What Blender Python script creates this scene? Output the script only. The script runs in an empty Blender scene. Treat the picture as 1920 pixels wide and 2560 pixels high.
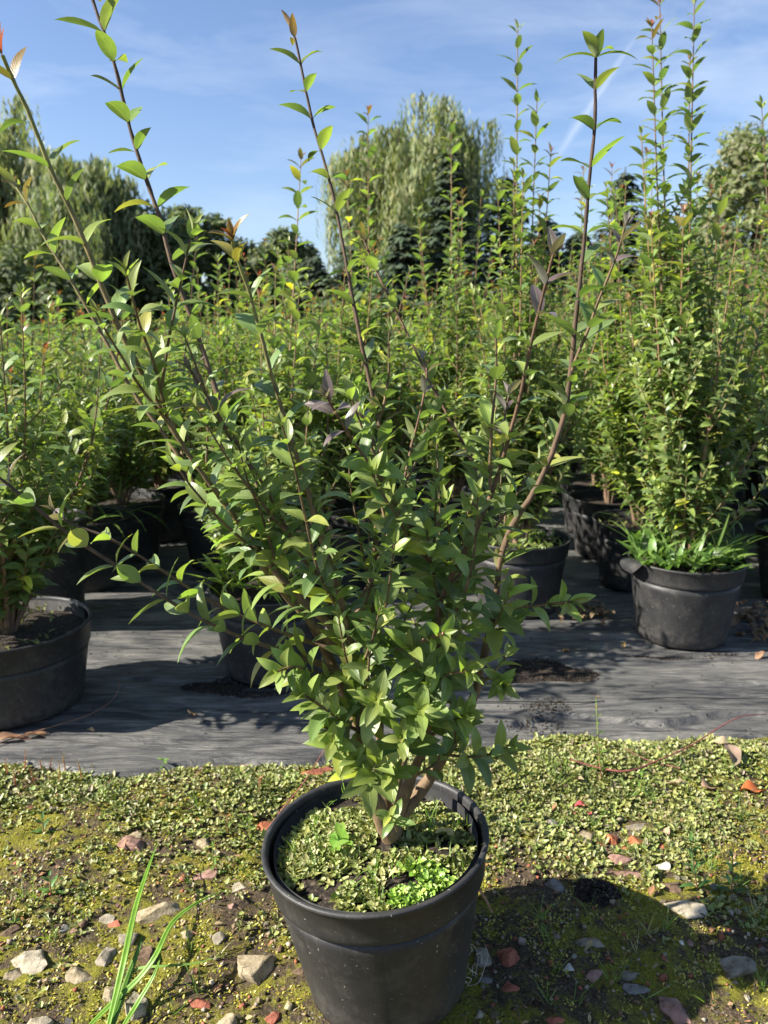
import bpy, math, random
import numpy as np
from mathutils import Vector, Matrix
R = math.radians
sc = bpy.context.scene
col = sc.collection
# ------------------------------------------------------------------ camera
PITCH = R(13); FPX = 1971.0; CH = 0.84
cam = bpy.data.cameras.new('camera'); cam_ob = bpy.data.objects.new('camera', cam); col.objects.link(cam_ob)
cam.sensor_fit = 'VERTICAL'; cam.sensor_height = 36; cam.lens = FPX * 36 / 2560
cam_ob.location = (0, 0, CH); cam_ob.rotation_euler = (R(90) - PITCH, 0, 0)
cam.clip_start = 0.02; cam.clip_end = 3000
cam.dof.use_dof = True; cam.dof.focus_distance = .90; cam.dof.aperture_fstop = 9.5
sc.camera = cam_ob
# ------------------------------------------------------------------ light
SUN_AZ = R(261); SUN_EL = R(35)      # azimuth clockwise from +Y: the sun stands to the left
sd = Vector((math.sin(SUN_AZ) * math.cos(SUN_EL), math.cos(SUN_AZ) * math.cos(SUN_EL), math.sin(SUN_EL)))
sun = bpy.data.lights.new('sun', 'SUN'); sun.energy = 5.0; sun.angle = R(0.55); sun.color = (1, .94, .84)
sun_ob = bpy.data.objects.new('sun', sun); col.objects.link(sun_ob)
sun_ob.rotation_euler = sd.to_track_quat('Z', 'Y').to_euler()
sc.view_settings.view_transform = 'Standard'; sc.view_settings.look = 'None'
sc.view_settings.exposure = 1.35; sc.view_settings.gamma = 1
sc.cycles.max_bounces = 8; sc.cycles.transmission_bounces = 6; sc.cycles.diffuse_bounces = 5; sc.cycles.glossy_bounces = 2
sc.cycles.caustics_reflective = False; sc.cycles.caustics_refractive = False


def ray(px, py):                                     # source-pixel ray in world space
    a = (px - 960) / FPX; b = (py - 1280) / FPX
    s, c = math.sin(PITCH), math.cos(PITCH)
    return Vector((a, c - b * s, -s - b * c))


def at(px, py, Y):                                   # point on that ray at ground distance Y
    d = ray(px, py); return Vector((0, 0, CH)) + d * (Y / d.y)


def gnd(px, py, z=0.0):                              # where the ray meets height z
    d = ray(px, py); return Vector((0, 0, CH)) + d * ((z - CH) / d.z)


class NT:                                            # small node helper
    def __init__(s, tree): s.t = tree; s.n = tree.nodes; s.l = tree.links
    def new(s, typ, **kw):
        n = s.n.new(typ)
        for k, v in kw.items():
            if k.startswith('i_'):
                key = k[2:]
                n.inputs[int(key) if key.isdigit() else key.replace('_', ' ')].default_value = v
            else: setattr(n, k, v)
        return n
    def link(s, a, b): s.l.new(a, b)
    def math(s, op, a, b=None, clamp=False):
        n = s.n.new('ShaderNodeMath'); n.operation = op; n.use_clamp = clamp
        for i, x in enumerate((a, b)):
            if x is None: continue
            if isinstance(x, (int, float)): n.inputs[i].default_value = x
            else: s.l.new(x, n.inputs[i])
        return n.outputs[0]
    def mix(s, f, a, b, blend='MIX'):
        n = s.n.new('ShaderNodeMix'); n.data_type = 'RGBA'; n.blend_type = blend
        for i, x in ((0, f), (6, a), (7, b)):
            if isinstance(x, (int, float)): n.inputs[i].default_value = x
            elif isinstance(x, (tuple, list)): n.inputs[i].default_value = (*x, 1) if len(x) == 3 else x
            else: s.l.new(x, n.inputs[i])
        return n.outputs[2]
    def ramp(s, f, stops):
        n = s.n.new('ShaderNodeValToRGB'); e = n.color_ramp.elements
        while len(e) < len(stops): e.new(0.5)
        for q, (p, c) in zip(e, stops):
            q.position = p; q.color = (c, c, c, 1) if isinstance(c, (int, float)) else (*c, 1)
        s.l.new(f, n.inputs[0]); return n.outputs[0]
    def noise(s, vec, scale, detail=4, rough=.6, dist=0):
        n = s.new('ShaderNodeTexNoise', i_Scale=scale, i_Detail=detail, i_Roughness=rough, i_Distortion=dist)
        if vec is not None: s.l.new(vec, n.inputs['Vector'])
        return n.outputs['Fac']


world = bpy.data.worlds.new('World'); sc.world = world; world.use_nodes = True
w = NT(world.node_tree); w.n.clear()
sky = w.new('ShaderNodeTexSky', sky_type='NISHITA', sun_disc=False, sun_elevation=SUN_EL, sun_rotation=SUN_AZ,
            altitude=100, air_density=1.0, dust_density=0.6, ozone_density=2.2)
tc = w.new('ShaderNodeTexCoord')
mp = w.new('ShaderNodeMapping'); mp.inputs['Scale'].default_value = (1.3, 3.2, 7.5); mp.inputs['Rotation'].default_value = (0, R(-18), 0)
w.link(tc.outputs['Generated'], mp.inputs['Vector'])
c1 = w.ramp(w.noise(mp.outputs[0], 1.6, 7, .62, .5), [(.46, 0.0), (.80, .42)])
c2 = w.ramp(w.noise(tc.outputs['Generated'], 1.3, 3, .5), [(.35, .3), (.7, 1.0)])
cir = w.math('MULTIPLY', c1, c2)
d1 = ray(1565, 130).normalized(); d2 = ray(1415, 358).normalized(); cn = d1.cross(d2).normalized(); cm = (d1 + d2).normalized()
dn = w.new('ShaderNodeVectorMath', operation='DOT_PRODUCT'); w.link(tc.outputs['Generated'], dn.inputs[0]); dn.inputs[1].default_value = cn
dm = w.new('ShaderNodeVectorMath', operation='DOT_PRODUCT'); w.link(tc.outputs['Generated'], dm.inputs[0]); dm.inputs[1].default_value = cm
wob = w.math('MULTIPLY', w.math('SUBTRACT', w.noise(tc.outputs['Generated'], 40, 3), .5), .006)
across = w.ramp(w.math('ABSOLUTE', w.math('ADD', dn.outputs['Value'], wob)), [(0, 1.0), (.0065, 0.0)])
half = d1.angle(d2) / 2
along = w.ramp(dm.outputs['Value'], [(math.cos(half * 1.25), 0.0), (math.cos(half * .6), 1.0)])
trail = w.math('MULTIPLY', w.math('MULTIPLY', across, along), .38)
fac = w.math('MAXIMUM', cir, trail)
tint = w.mix(1.0, sky.outputs[0], (.99, 1.0, 1.11), 'MULTIPLY')
skyc = w.mix(fac, tint, (6.6, 7.2, 8.0))
bg = w.new('ShaderNodeBackground', i_Strength=.067); w.link(skyc, bg.inputs[0])
w.link(bg.outputs[0], w.new('ShaderNodeOutputWorld').inputs[0])

# ------------------------------------------------------------------ materials
MATS = {}


def mat(name):
    m = bpy.data.materials.new(name); m.use_nodes = True; t = NT(m.node_tree); t.n.clear(); MATS[name] = m
    return m, t


def finish(t, shader, bump=None, bstr=.3, bdist=.002, nodes=()):
    out = t.new('ShaderNodeOutputMaterial'); t.link(shader, out.inputs[0])
    if bump is not None:
        b = t.new('ShaderNodeBump', i_Strength=bstr, i_Distance=bdist); t.link(bump, b.inputs['Height'])
        for n in nodes: t.link(b.outputs[0], n.inputs['Normal'])


def leaf_material(name, under=(.62, .68, .52), under_f=.42, trans=.34, rough=.37, vein=True, tcol=(1.45, 1.6, .62), spec=.5):
    m, t = mat(name)
    at_ = t.new('ShaderNodeVertexColor', layer_name='tint'); base = at_.outputs['Color']
    geo = t.new('ShaderNodeNewGeometry')
    tcn = t.new('ShaderNodeTexCoord')
    nz = t.noise(tcn.outputs['Object'], 60, 4, .6)
    c = t.mix(.35, base, t.mix(1, base, t.ramp(nz, [(.3, (.55, .6, .5)), (.7, (1.45, 1.35, 1.3))]), 'MULTIPLY'))
    bump = None
    if vein:
        uv = t.new('ShaderNodeUVMap'); uv.uv_map = 'uv'
        sx = t.new('ShaderNodeSeparateXYZ'); t.link(uv.outputs[0], sx.inputs[0])
        av = t.math('ABSOLUTE', t.math('SUBTRACT', sx.outputs[1], .5))
        mid = t.ramp(av, [(.012, 1.0), (.05, 0.0)])
        sv = t.math('SINE', t.math('MULTIPLY', t.math('SUBTRACT', sx.outputs[0], t.math('MULTIPLY', av, .55)), 62))
        side = t.math('MULTIPLY', t.ramp(sv, [(.8, 0.0), (1.0, 1.0)]), .35)
        v = t.math('MAXIMUM', mid, side)
        c = t.mix(t.math('MULTIPLY', v, .45), c, (.32, .38, .14))
        edge = t.ramp(av, [(.455, 0.0), (.5, 1.0)])
        c = t.mix(t.math('MULTIPLY', edge, .3), c, (.33, .36, .16))
        bump = t.math('SUBTRACT', t.math('MULTIPLY', nz, .4), v)
    cu = t.mix(under_f, c, t.mix(.5, base, under))
    c2_ = t.mix(geo.outputs['Backfacing'], c, cu)
    p = t.new('ShaderNodeBsdfPrincipled', i_Roughness=rough); p.inputs['Specular IOR Level'].default_value = spec
    t.link(c2_, p.inputs['Base Color'])
    tr = t.new('ShaderNodeBsdfTranslucent'); t.link(t.mix(1, c, tcol, 'MULTIPLY'), tr.inputs[0])
    mx = t.new('ShaderNodeMixShader', i_0=trans); t.link(p.outputs[0], mx.inputs[1]); t.link(tr.outputs[0], mx.inputs[2])
    finish(t, mx.outputs[0], bump, .25, .0012, (p,))
    return m


LEAF = leaf_material('privet_leaf')
LEAFB = leaf_material('small_leaf', vein=False, trans=.44)
TREELEAF = leaf_material('tree_leaf', vein=False, trans=.3, rough=.6, spec=.25)
NEEDLE = leaf_material('needles', vein=False, trans=.08, rough=.65, spec=.2)
WORT = leaf_material('liverwort', vein=False, trans=.15, rough=.45, under_f=.1, tcol=(1.2, 1.3, .5))
GRASS = leaf_material('grass_blade', vein=False, trans=.35, rough=.4)
DRY = leaf_material('dry_leaf', vein=True, trans=.15, rough=.7, tcol=(1.2, 1.0, .6), under_f=.1, spec=.25)


def simple(name, stops, scale=20, rough=.8, bstr=.5, bdist=.003, detail=8, spec=.4, attr=False, map_scale=(1, 1, 1), rr=None):
    m, t = mat(name); tcn = t.new('ShaderNodeTexCoord')
    mp_ = t.new('ShaderNodeMapping'); mp_.inputs['Scale'].default_value = map_scale; t.link(tcn.outputs['Object'], mp_.inputs[0])
    nz = t.noise(mp_.outputs[0], scale, detail, .65)
    c = t.ramp(nz, stops)
    if attr:
        va = t.new('ShaderNodeVertexColor', layer_name='tint')
        c = t.mix(1, va.outputs['Color'], c, 'MULTIPLY')
    p = t.new('ShaderNodeBsdfPrincipled', i_Roughness=rough); p.inputs['Specular IOR Level'].default_value = spec
    t.link(c, p.inputs['Base Color'])
    if rr: t.link(t.ramp(nz, [(.3, rr[0]), (.7, rr[1])]), p.inputs['Roughness'])
    finish(t, p.outputs[0], nz, bstr, bdist, (p,))
    return m


BARK = simple('bark', [(.3, (.62, .6, .58)), (.5, (1, 1, 1)), (.68, (1.55, 1.5, 1.45))], 130, .75, .7, .0015, attr=True, map_scale=(1, 1, .45))
TBARK = simple('tree_bark', [(.3, (.05, .04, .03)), (.7, (.14, .11, .08))], 3, .9, .6, .05, map_scale=(1, 1, .3))
STONE = simple('stone', [(.34, (.30, .27, .20)), (.43, (.75, .72, .64)), (.55, (1.0, .98, .94)), (.68, (1.3, 1.25, 1.15))], 55, .9, 1, .004, attr=True, spec=.25)
SOIL = simple('soil', [(.34, (.006, .004, .003)), (.5, (.03, .022, .015)), (.62, (.09, .065, .045)), (.7, (.2, .16, .11))], 170, .95, 1, .008, detail=10)
TWIGM = simple('twig', [(.3, (.7, .7, .7)), (.7, (1.3, 1.3, 1.3))], 150, .7, .4, .001, attr=True)

# black nursery pot: matt plastic with dust, scuffs and pale specks
m, t = mat('pot_plastic'); tcn = t.new('ShaderNodeTexCoord'); obv = tcn.outputs['Object']
nz = t.noise(obv, 9, 6, .7); fine = t.noise(obv, 230, 2, .5)
mp_ = t.new('ShaderNodeMapping'); mp_.inputs['Scale'].default_value = (1, 1, .12); t.link(obv, mp_.inputs[0])
scr = t.noise(mp_.outputs[0], 160, 3, .6)
sep = t.new('ShaderNodeSeparateXYZ'); t.link(obv, sep.inputs[0])
base = t.mix(t.ramp(nz, [(.35, 0.0), (.7, 1.0)]), (.020, .020, .022), (.042, .041, .040))
base = t.mix(t.ramp(t.noise(obv, 26, 7, .75), [(.50, 0.0), (.66, .5)]), base, (.085, .08, .07))
base = t.mix(t.ramp(scr, [(.6, 0.0), (.75, .35)]), base, (.10, .10, .10))
low = t.math('MULTIPLY', t.ramp(sep.outputs[2], [(.0, 1.0), (.07, 0.0)]), t.ramp(t.noise(obv, 60, 6, .7), [(.4, 0.0), (.62, .55)]))
base = t.mix(low, base, (.15, .135, .115))
base = t.mix(t.ramp(fine, [(.715, 0.0), (.75, .8)]), base, (.4, .39, .36))
p = t.new('ShaderNodeBsdfPrincipled', i_Roughness=.5); p.inputs['Specular IOR Level'].default_value = .36; t.link(base, p.inputs['Base Color'])
t.link(t.ramp(nz, [(.3, .42), (.7, .58)]), p.inputs['Roughness'])
finish(t, p.outputs[0], t.math('ADD', nz, t.math('MULTIPLY', scr, .3)), .15, .002, (p,)); POT = m

# woven/mulch film: dusty black polythene with streaks along its length
m, t = mat('ground_film'); tcn = t.new('ShaderNodeTexCoord'); obv = tcn.outputs['Object']
mp_ = t.new('ShaderNodeMapping'); mp_.inputs['Scale'].default_value = (.8, 4.2, 1); mp_.inputs['Rotation'].default_value = (0, 0, R(4)); t.link(obv, mp_.inputs[0])
st = t.noise(mp_.outputs[0], 5, 8, .66, 1.6); dust = t.noise(obv, 7, 8, .72); mp2 = t.new('ShaderNodeMapping')
mp2.inputs['Scale'].default_value = (.5, 9, 1); mp2.inputs['Rotation'].default_value = (0, 0, R(-2)); t.link(obv, mp2.inputs[0])
st2 = t.noise(mp2.outputs[0], 13, 5, .6, .3)
f1 = t.math('MULTIPLY', t.ramp(st, [(.38, 0.0), (.60, 1.0)]), t.ramp(dust, [(.3, .35), (.62, 1.0)]))
base = t.mix(f1, (.040, .042, .046), (.22, .212, .19))
base = t.mix(t.ramp(st2, [(.61, 0.0), (.72, .5)]), base, (.42, .41, .37))
base = t.mix(t.ramp(t.noise(obv, 190, 3, .6), [(.64, 0.0), (.7, .8)]), base, (.04, .03, .022))
p = t.new('ShaderNodeBsdfPrincipled', i_Roughness=.5); p.inputs['Specular IOR Level'].default_value = .45; t.link(base, p.inputs['Base Color'])
t.link(t.ramp(dust, [(.35, .28), (.65, .62)]), p.inputs['Roughness'])
finish(t, p.outputs[0], t.math('ADD', st, t.math('MULTIPLY', st2, .8)), 1.0, .016, (p,)); FILM = m

# foreground earth: moss, soil and grit
m, t = mat('mossy_earth'); tcn = t.new('ShaderNodeTexCoord'); obv = tcn.outputs['Object']
big = t.noise(obv, 7, 5, .6); mid = t.noise(obv, 38, 6, .7); fi = t.noise(obv, 260, 5, .7)
soil = t.ramp(fi, [(.3, (.03, .022, .013)), (.55, (.11, .08, .05)), (.75, (.24, .19, .13))])
moss = t.ramp(fi, [(.3, (.08, .08, .010)), (.55, (.25, .235, .03)), (.75, (.38, .34, .06))])
mk = t.ramp(t.math('ADD', t.math('MULTIPLY', big, .5), t.math('MULTIPLY', mid, .5)), [(.46, 0.0), (.55, 1.0)])
base = t.mix(mk, soil, moss)
vo = t.new('ShaderNodeTexVoronoi', i_Scale=150); t.link(obv, vo.inputs['Vector'])
gr = t.math('MULTIPLY', t.ramp(vo.outputs['Distance'], [(.2, 1.0), (.3, 0.0)]), t.ramp(t.noise(obv, 21, 4, .6), [(.5, 0.0), (.6, 1.0)]))
sepc = t.new('ShaderNodeSeparateColor'); t.link(vo.outputs['Color'], sepc.inputs[0])
gcol = t.mix(t.ramp(sepc.outputs[1], [(.6, 0.0), (.7, 1.0)]), (.30, .27, .22), (.33, .16, .10))
base = t.mix(gr, base, gcol)
p = t.new('ShaderNodeBsdfPrincipled', i_Roughness=.92); p.inputs['Specular IOR Level'].default_value = .2; t.link(base, p.inputs['Base Color'])
finish(t, p.outputs[0], t.math('ADD', t.math('ADD', fi, t.math('MULTIPLY', mid, 1.5)), t.math('MULTIPLY', gr, .7)), 1.0, .006, (p,)); EARTH = m
FIELD = simple('field_earth', [(.3, (.02, .018, .012)), (.6, (.06, .05, .03)), (.8, (.09, .10, .04))], 3, .95, .5, .02)


# ------------------------------------------------------------------ mesh helpers
def vnoise(x, y, seed=0):                            # smooth value noise on numpy arrays
    xi = np.floor(x).astype(np.int64); yi = np.floor(y).astype(np.int64); fx = x - xi; fy = y - yi
    fx = fx * fx * (3 - 2 * fx); fy = fy * fy * (3 - 2 * fy)
    def h(a, b):
        n = (a * 374761393 + b * 668265263 + seed * 1442695041) & 0xFFFFFFFF
        n = ((n ^ (n >> 13)) * 1274126177) & 0xFFFFFFFF
        return ((n ^ (n >> 16)) & 0xFFFF) / 65535.0
    return (h(xi, yi) * (1 - fx) + h(xi + 1, yi) * fx) * (1 - fy) + (h(xi, yi + 1) * (1 - fx) + h(xi + 1, yi + 1) * fx) * fy


def fbm(x, y, seed=0, o=4):
    r = 0; a = .5
    for k in range(o): r = r + a * vnoise(x * 2 ** k, y * 2 ** k, seed + k * 17); a *= .5
    return r


def link(name, me, parent=None):
    o = bpy.data.objects.new(name, me); col.objects.link(o)
    if parent is not None: o.parent = parent
    return o


def mesh_np(name, V, F, material, tint=None, uv=None, smooth=True):
    """V (n,3), F (m,4) quads (or (m,3)); tint (n,3) per vertex; uv (n,2) per vertex"""
    me = bpy.data.meshes.new(name); V = np.asarray(V, np.float32); F = np.asarray(F, np.int32); k = F.shape[1]
    me.vertices.add(len(V)); me.vertices.foreach_set('co', V.ravel())
    me.loops.add(F.size); me.loops.foreach_set('vertex_index', F.ravel())
    me.polygons.add(len(F)); me.polygons.foreach_set('loop_start', np.arange(len(F), dtype=np.int32) * k)
    me.update(calc_edges=True)
    if smooth: me.polygons.foreach_set('use_smooth', np.ones(len(F), bool))
    if tint is not None:
        a = me.color_attributes.new('tint', 'FLOAT_COLOR', 'POINT'); c = np.ones((len(V), 4), np.float32); c[:, :3] = tint
        a.data.foreach_set('color', c.ravel())
    if uv is not None:
        l = me.uv_layers.new(name='uv'); l.data.foreach_set('uv', np.asarray(uv, np.float32)[F.ravel()].ravel())
    me.materials.append(material); me.validate(); me.update()
    return me


def unit(a): return a / np.maximum(np.linalg.norm(a, axis=-1, keepdims=True), 1e-9)


class Leaves:
    """collects leaf blades and builds them as one mesh"""
    def __init__(s): s.r = []
    def add(s, p, d, n, L, W, tint, curl=.25, fold=.25, wave=0.0): s.r.append((*p, *d, *n, L, W, *tint, curl, fold, wave))
    def __len__(s): return len(s.r)
    def arrays(s, nu=6, nv=4, shape='leaf'):
        A = np.array(s.r, np.float64); N = len(A)
        P, D, Nn = A[:, 0:3], unit(A[:, 3:6]), A[:, 6:9]; L, W = A[:, 9], A[:, 10]; T = A[:, 11:14]
        curl, fold, wave = A[:, 14], A[:, 15], A[:, 16]
        Nn = unit(Nn - (Nn * D).sum(1, keepdims=True) * D); S = np.cross(Nn, D)
        u = np.linspace(0, 1, nu + 1); v = np.linspace(-1, 1, nv + 1)
        if shape == 'leaf': wu = np.sin(np.pi * np.clip(u, 0, 1) ** .82) ** .78 * (1 - .12 * u); wu[0] = .05; wu[-1] = .02
        elif shape == 'blade': wu = np.minimum(1, .55 + u * 2) * (1 - u ** 2.2); wu[-1] = .03
        else: wu = np.sin(np.pi * (.12 + .80 * u)) ** .6       # lobe
        U, Vv = np.meshgrid(u, v, indexing='ij'); WU = np.repeat(wu[:, None], nv + 1, 1)
        U, Vv, WU = U.ravel(), Vv.ravel(), WU.ravel()
        hw = (W[:, None] / 2) * WU[None] * Vv[None]
        ac = np.maximum(np.abs(curl[:, None]), 1e-3); bend = ac * U[None]      # bend angle grows along the blade
        along = L[:, None] * np.sin(bend) / ac
        drop = -L[:, None] * (1 - np.cos(bend)) / ac * np.sign(curl[:, None])
        lift = fold[:, None] * np.abs(hw) + wave[:, None] * W[:, None] * np.sin(U[None] * 9 + P[:, :1] * 300) * Vv[None] * .5
        X = P[:, None, :] + along[..., None] * D[:, None, :] + hw[..., None] * S[:, None, :] + (drop + lift)[..., None] * Nn[:, None, :]
        M = (nu + 1) * (nv + 1); q = []
        for i in range(nu):
            for j in range(nv):
                a = i * (nv + 1) + j; q.append((a, a + nv + 1, a + nv + 2, a + 1))
        q = np.array(q, np.int64); F = (np.arange(N)[:, None, None] * M + q[None]).reshape(-1, 4)
        uv = np.stack([np.tile(U, N), np.tile(Vv * .5 + .5, N)], 1)
        return X.reshape(-1, 3), F, np.repeat(T, M, 0), uv
    def build(s, name, material, parent=None, nu=6, nv=4, shape='leaf'):
        X, F, T, uv = s.arrays(nu, nv, shape); return link(name, mesh_np(name, X, F, material, T, uv), parent)


class Tubes:
    def __init__(s): s.V = []; s.F = []; s.T = []; s.n = 0
    def add(s, pts, radii, c0, c1=None, seg=6, knots=0.0, cp=1.0):
        P = np.array([tuple(p) for p in pts], float); n = len(P)
        r = np.interp(np.linspace(0, 1, n), np.linspace(0, 1, len(radii)), radii)
        T = unit(np.gradient(P, axis=0)); ref = np.array([.3, 1, .1]) if abs(T[0][1]) < .9 else np.array([1, 0, .1])
        A = unit(np.cross(T, ref)); B = np.cross(T, A)
        th = np.linspace(0, 2 * np.pi, seg, endpoint=False)
        rr = r[:, None] * np.ones((1, seg))
        if knots: rr = rr * (1 + knots * (vnoise(np.arange(n)[:, None] * .9 + P[0, 0] * 99, th[None] * .8, 5) - .5))
        V = P[:, None] + rr[..., None] * (np.cos(th)[None, :, None] * A[:, None] + np.sin(th)[None, :, None] * B[:, None])
        i = np.arange(n - 1)[:, None]; j = np.arange(seg)[None]; j2 = (j + 1) % seg
        F = np.stack([i * seg + j, i * seg + j2, (i + 1) * seg + j2, (i + 1) * seg + j], -1).reshape(-1, 4) + s.n
        s.V.append(V.reshape(-1, 3)); s.F.append(F)
        c1 = c0 if c1 is None else c1; k = np.linspace(0, 1, n)[:, None] ** cp
        s.T.append(np.repeat(np.array(c0) * (1 - k) + np.array(c1) * k, seg, 0)); s.n += n * seg
    def build(s, name, material, parent=None):
        V = np.vstack(s.V); F = np.vstack(s.F)
        return link(name, mesh_np(name, V, F, material, np.vstack(s.T), np.zeros((len(V), 2))), parent)


def smooth_path(pts, step=.012):
    P = [Vector(p) for p in pts]; P = [P[0] * 2 - P[1]] + P + [P[-1] * 2 - P[-2]]; out = []
    for i in range(1, len(P) - 2):
        p0, p1, p2, p3 = P[i - 1:i + 3]; n = max(2, int((p2 - p1).length / step))
        for k in range(n):
            t_ = k / n
            out.append(.5 * ((2 * p1) + (-p0 + p2) * t_ + (2 * p0 - 5 * p1 + 4 * p2 - p3) * t_ ** 2 + (-p0 + 3 * p1 - 3 * p2 + p3) * t_ ** 3))
    out.append(P[-2]); return out


def lathe(name, prof, material, parent, seg=72, warp=0):
    n = len(prof); th = np.linspace(0, 2 * np.pi, seg, endpoint=False)
    V = []
    for r, z in prof:
        rr = r * (1 + warp * np.sin(2 * th + 1)); V.append(np.stack([rr * np.cos(th), rr * np.sin(th), np.full(seg, z)], 1))
    V = np.vstack(V); i = np.arange(n - 1)[:, None]; j = np.arange(seg)[None]; j2 = (j + 1) % seg
    F = np.stack([i * seg + j, i * seg + j2, (i + 1) * seg + j2, (i + 1) * seg + j], -1).reshape(-1, 4)
    return link(name, mesh_np(name, V, F, material), parent)


def tag(o, label, cat, group=None, kind=None):
    o['label'] = label; o['category'] = cat
    if group: o['group'] = group
    if kind: o['kind'] = kind
    return o


def thing(name, loc, label, cat, group=None, rot=(0, 0, 0)):
    o = bpy.data.objects.new(name, None); o.empty_display_size = .05; col.objects.link(o)
    o.location = loc; o.rotation_euler = rot; return tag(o, label, cat, group)


# ------------------------------------------------------------------ setting: ground sheets
def film_edge(x): return 1.43 + .085 * x + .02 * np.sin(x * 5) + .012 * np.sin(x * 17 + 1)


def ground_h(x, y):                                  # near ground relief
    h = .020 * (fbm(x * 4 + 9, y * 4, 3) - .5) + .014 * (fbm(x * 16, y * 16, 8) - .5) + .011 * (fbm(x * 55, y * 55, 5, 3) - .5)
    e = film_edge(x); h = h + .018 * np.exp(-((y - e + .10) / .09) ** 2)
    h = np.where(y > e + .012, -.03, h)
    dx = x + .005; dy = y - .885
    return h * np.clip((np.hypot(dx, dy) - .10) / .08, .0, 1)


def grid(name, xs, ys, zf, material):
    X, Y = np.meshgrid(xs, ys, indexing='ij'); Z = zf(X, Y)
    V = np.stack([X, Y, Z], -1).reshape(-1, 3); nx, ny = len(xs), len(ys)
    i = np.arange(nx - 1)[:, None]; j = np.arange(ny - 1)[None]
    F = np.stack([i * ny + j, (i + 1) * ny + j, (i + 1) * ny + j + 1, i * ny + j + 1], -1).reshape(-1, 4)
    return link(name, mesh_np(name, V, F, material))


grid('mossy_ground', np.linspace(-1.6, 1.6, 620), np.linspace(.1, 1.62, 330), ground_h, EARTH)['kind'] = 'structure'
grid('field_ground', np.array([-900, -40, -1.62, 1.62, 40, 900]), np.array([-60, 0, 2, 40, 1500]), lambda x, y: x * 0 - .045, FIELD)['kind'] = 'structure'


def film_h(x, y):
    r = fbm(x * .9 + 3, y * 9 + .5 * x, 21, 4); r2 = fbm(x * 2.5, y * 26 + x, 22, 3)
    r3 = fbm(x * 1.1 + 2 * r, y * 34 + 3 * x, 29, 3)
    h = .006 + .022 * np.abs(r - .5) * 2 + .010 * np.abs(r2 - .45) + .004 * np.abs(r3 - .45)
    return np.where(y < film_edge(x) + .02, h - .012, h)


ys = np.concatenate([np.linspace(1.38, 2.6, 260), np.linspace(2.62, 6, 60)])
o = grid('ground_film', np.linspace(-3.4, 3.4, 300), ys, film_h, FILM); o['kind'] = 'structure'
# the front hem follows the slanting edge
me = o.data; co = np.empty(len(me.vertices) * 3, np.float32); me.vertices.foreach_get('co', co); co = co.reshape(-1, 3)
k = co[:, 1] < 2.6; tt = (co[k, 1] - 1.38) / 1.22; e = film_edge(co[k, 0]) - .01; co[k, 1] = e + tt * (2.6 - e)
me.vertices.foreach_set('co', co.ravel()); me.update()

# ------------------------------------------------------------------ shrub parts
rng = random.Random(7)
G_DARK, G_MID, G_PALE = (.078, .120, .040), (.128, .178, .050), (.200, .248, .055)  # the leaves' own greens, dark to yellow-green; young growth leans to the palest
YEL, BRONZE, RED, PURP = (.42, .42, .04), (.20, .10, .035), (.26, .05, .03), (.16, .12, .13)


def jit(c, r, a=.22):
    k = 1 + r.uniform(-a, a); return tuple(max(.005, x * k * (1 + r.uniform(-.08, .08))) for x in c)


def lerp(a, b, t_): return tuple(x + (y - x) * t_ for x, y in zip(a, b))


TONE = [1.34, 1.38, 1.45]


def leaf_tint(r, young=0.0):
    q = r.random()
    c = lerp(G_DARK, G_MID, r.random()) if q < .6 else lerp(G_MID, G_PALE, r.random())
    if r.random() < .014: c = YEL
    elif r.random() < .05: c = lerp(c, (.30, .27, .06), .6)
    if young > 0: c = lerp(c, G_PALE, min(1, young))
    return jit((c[0] * TONE[0], c[1] * TONE[1], c[2] * TONE[2]), r)


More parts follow.
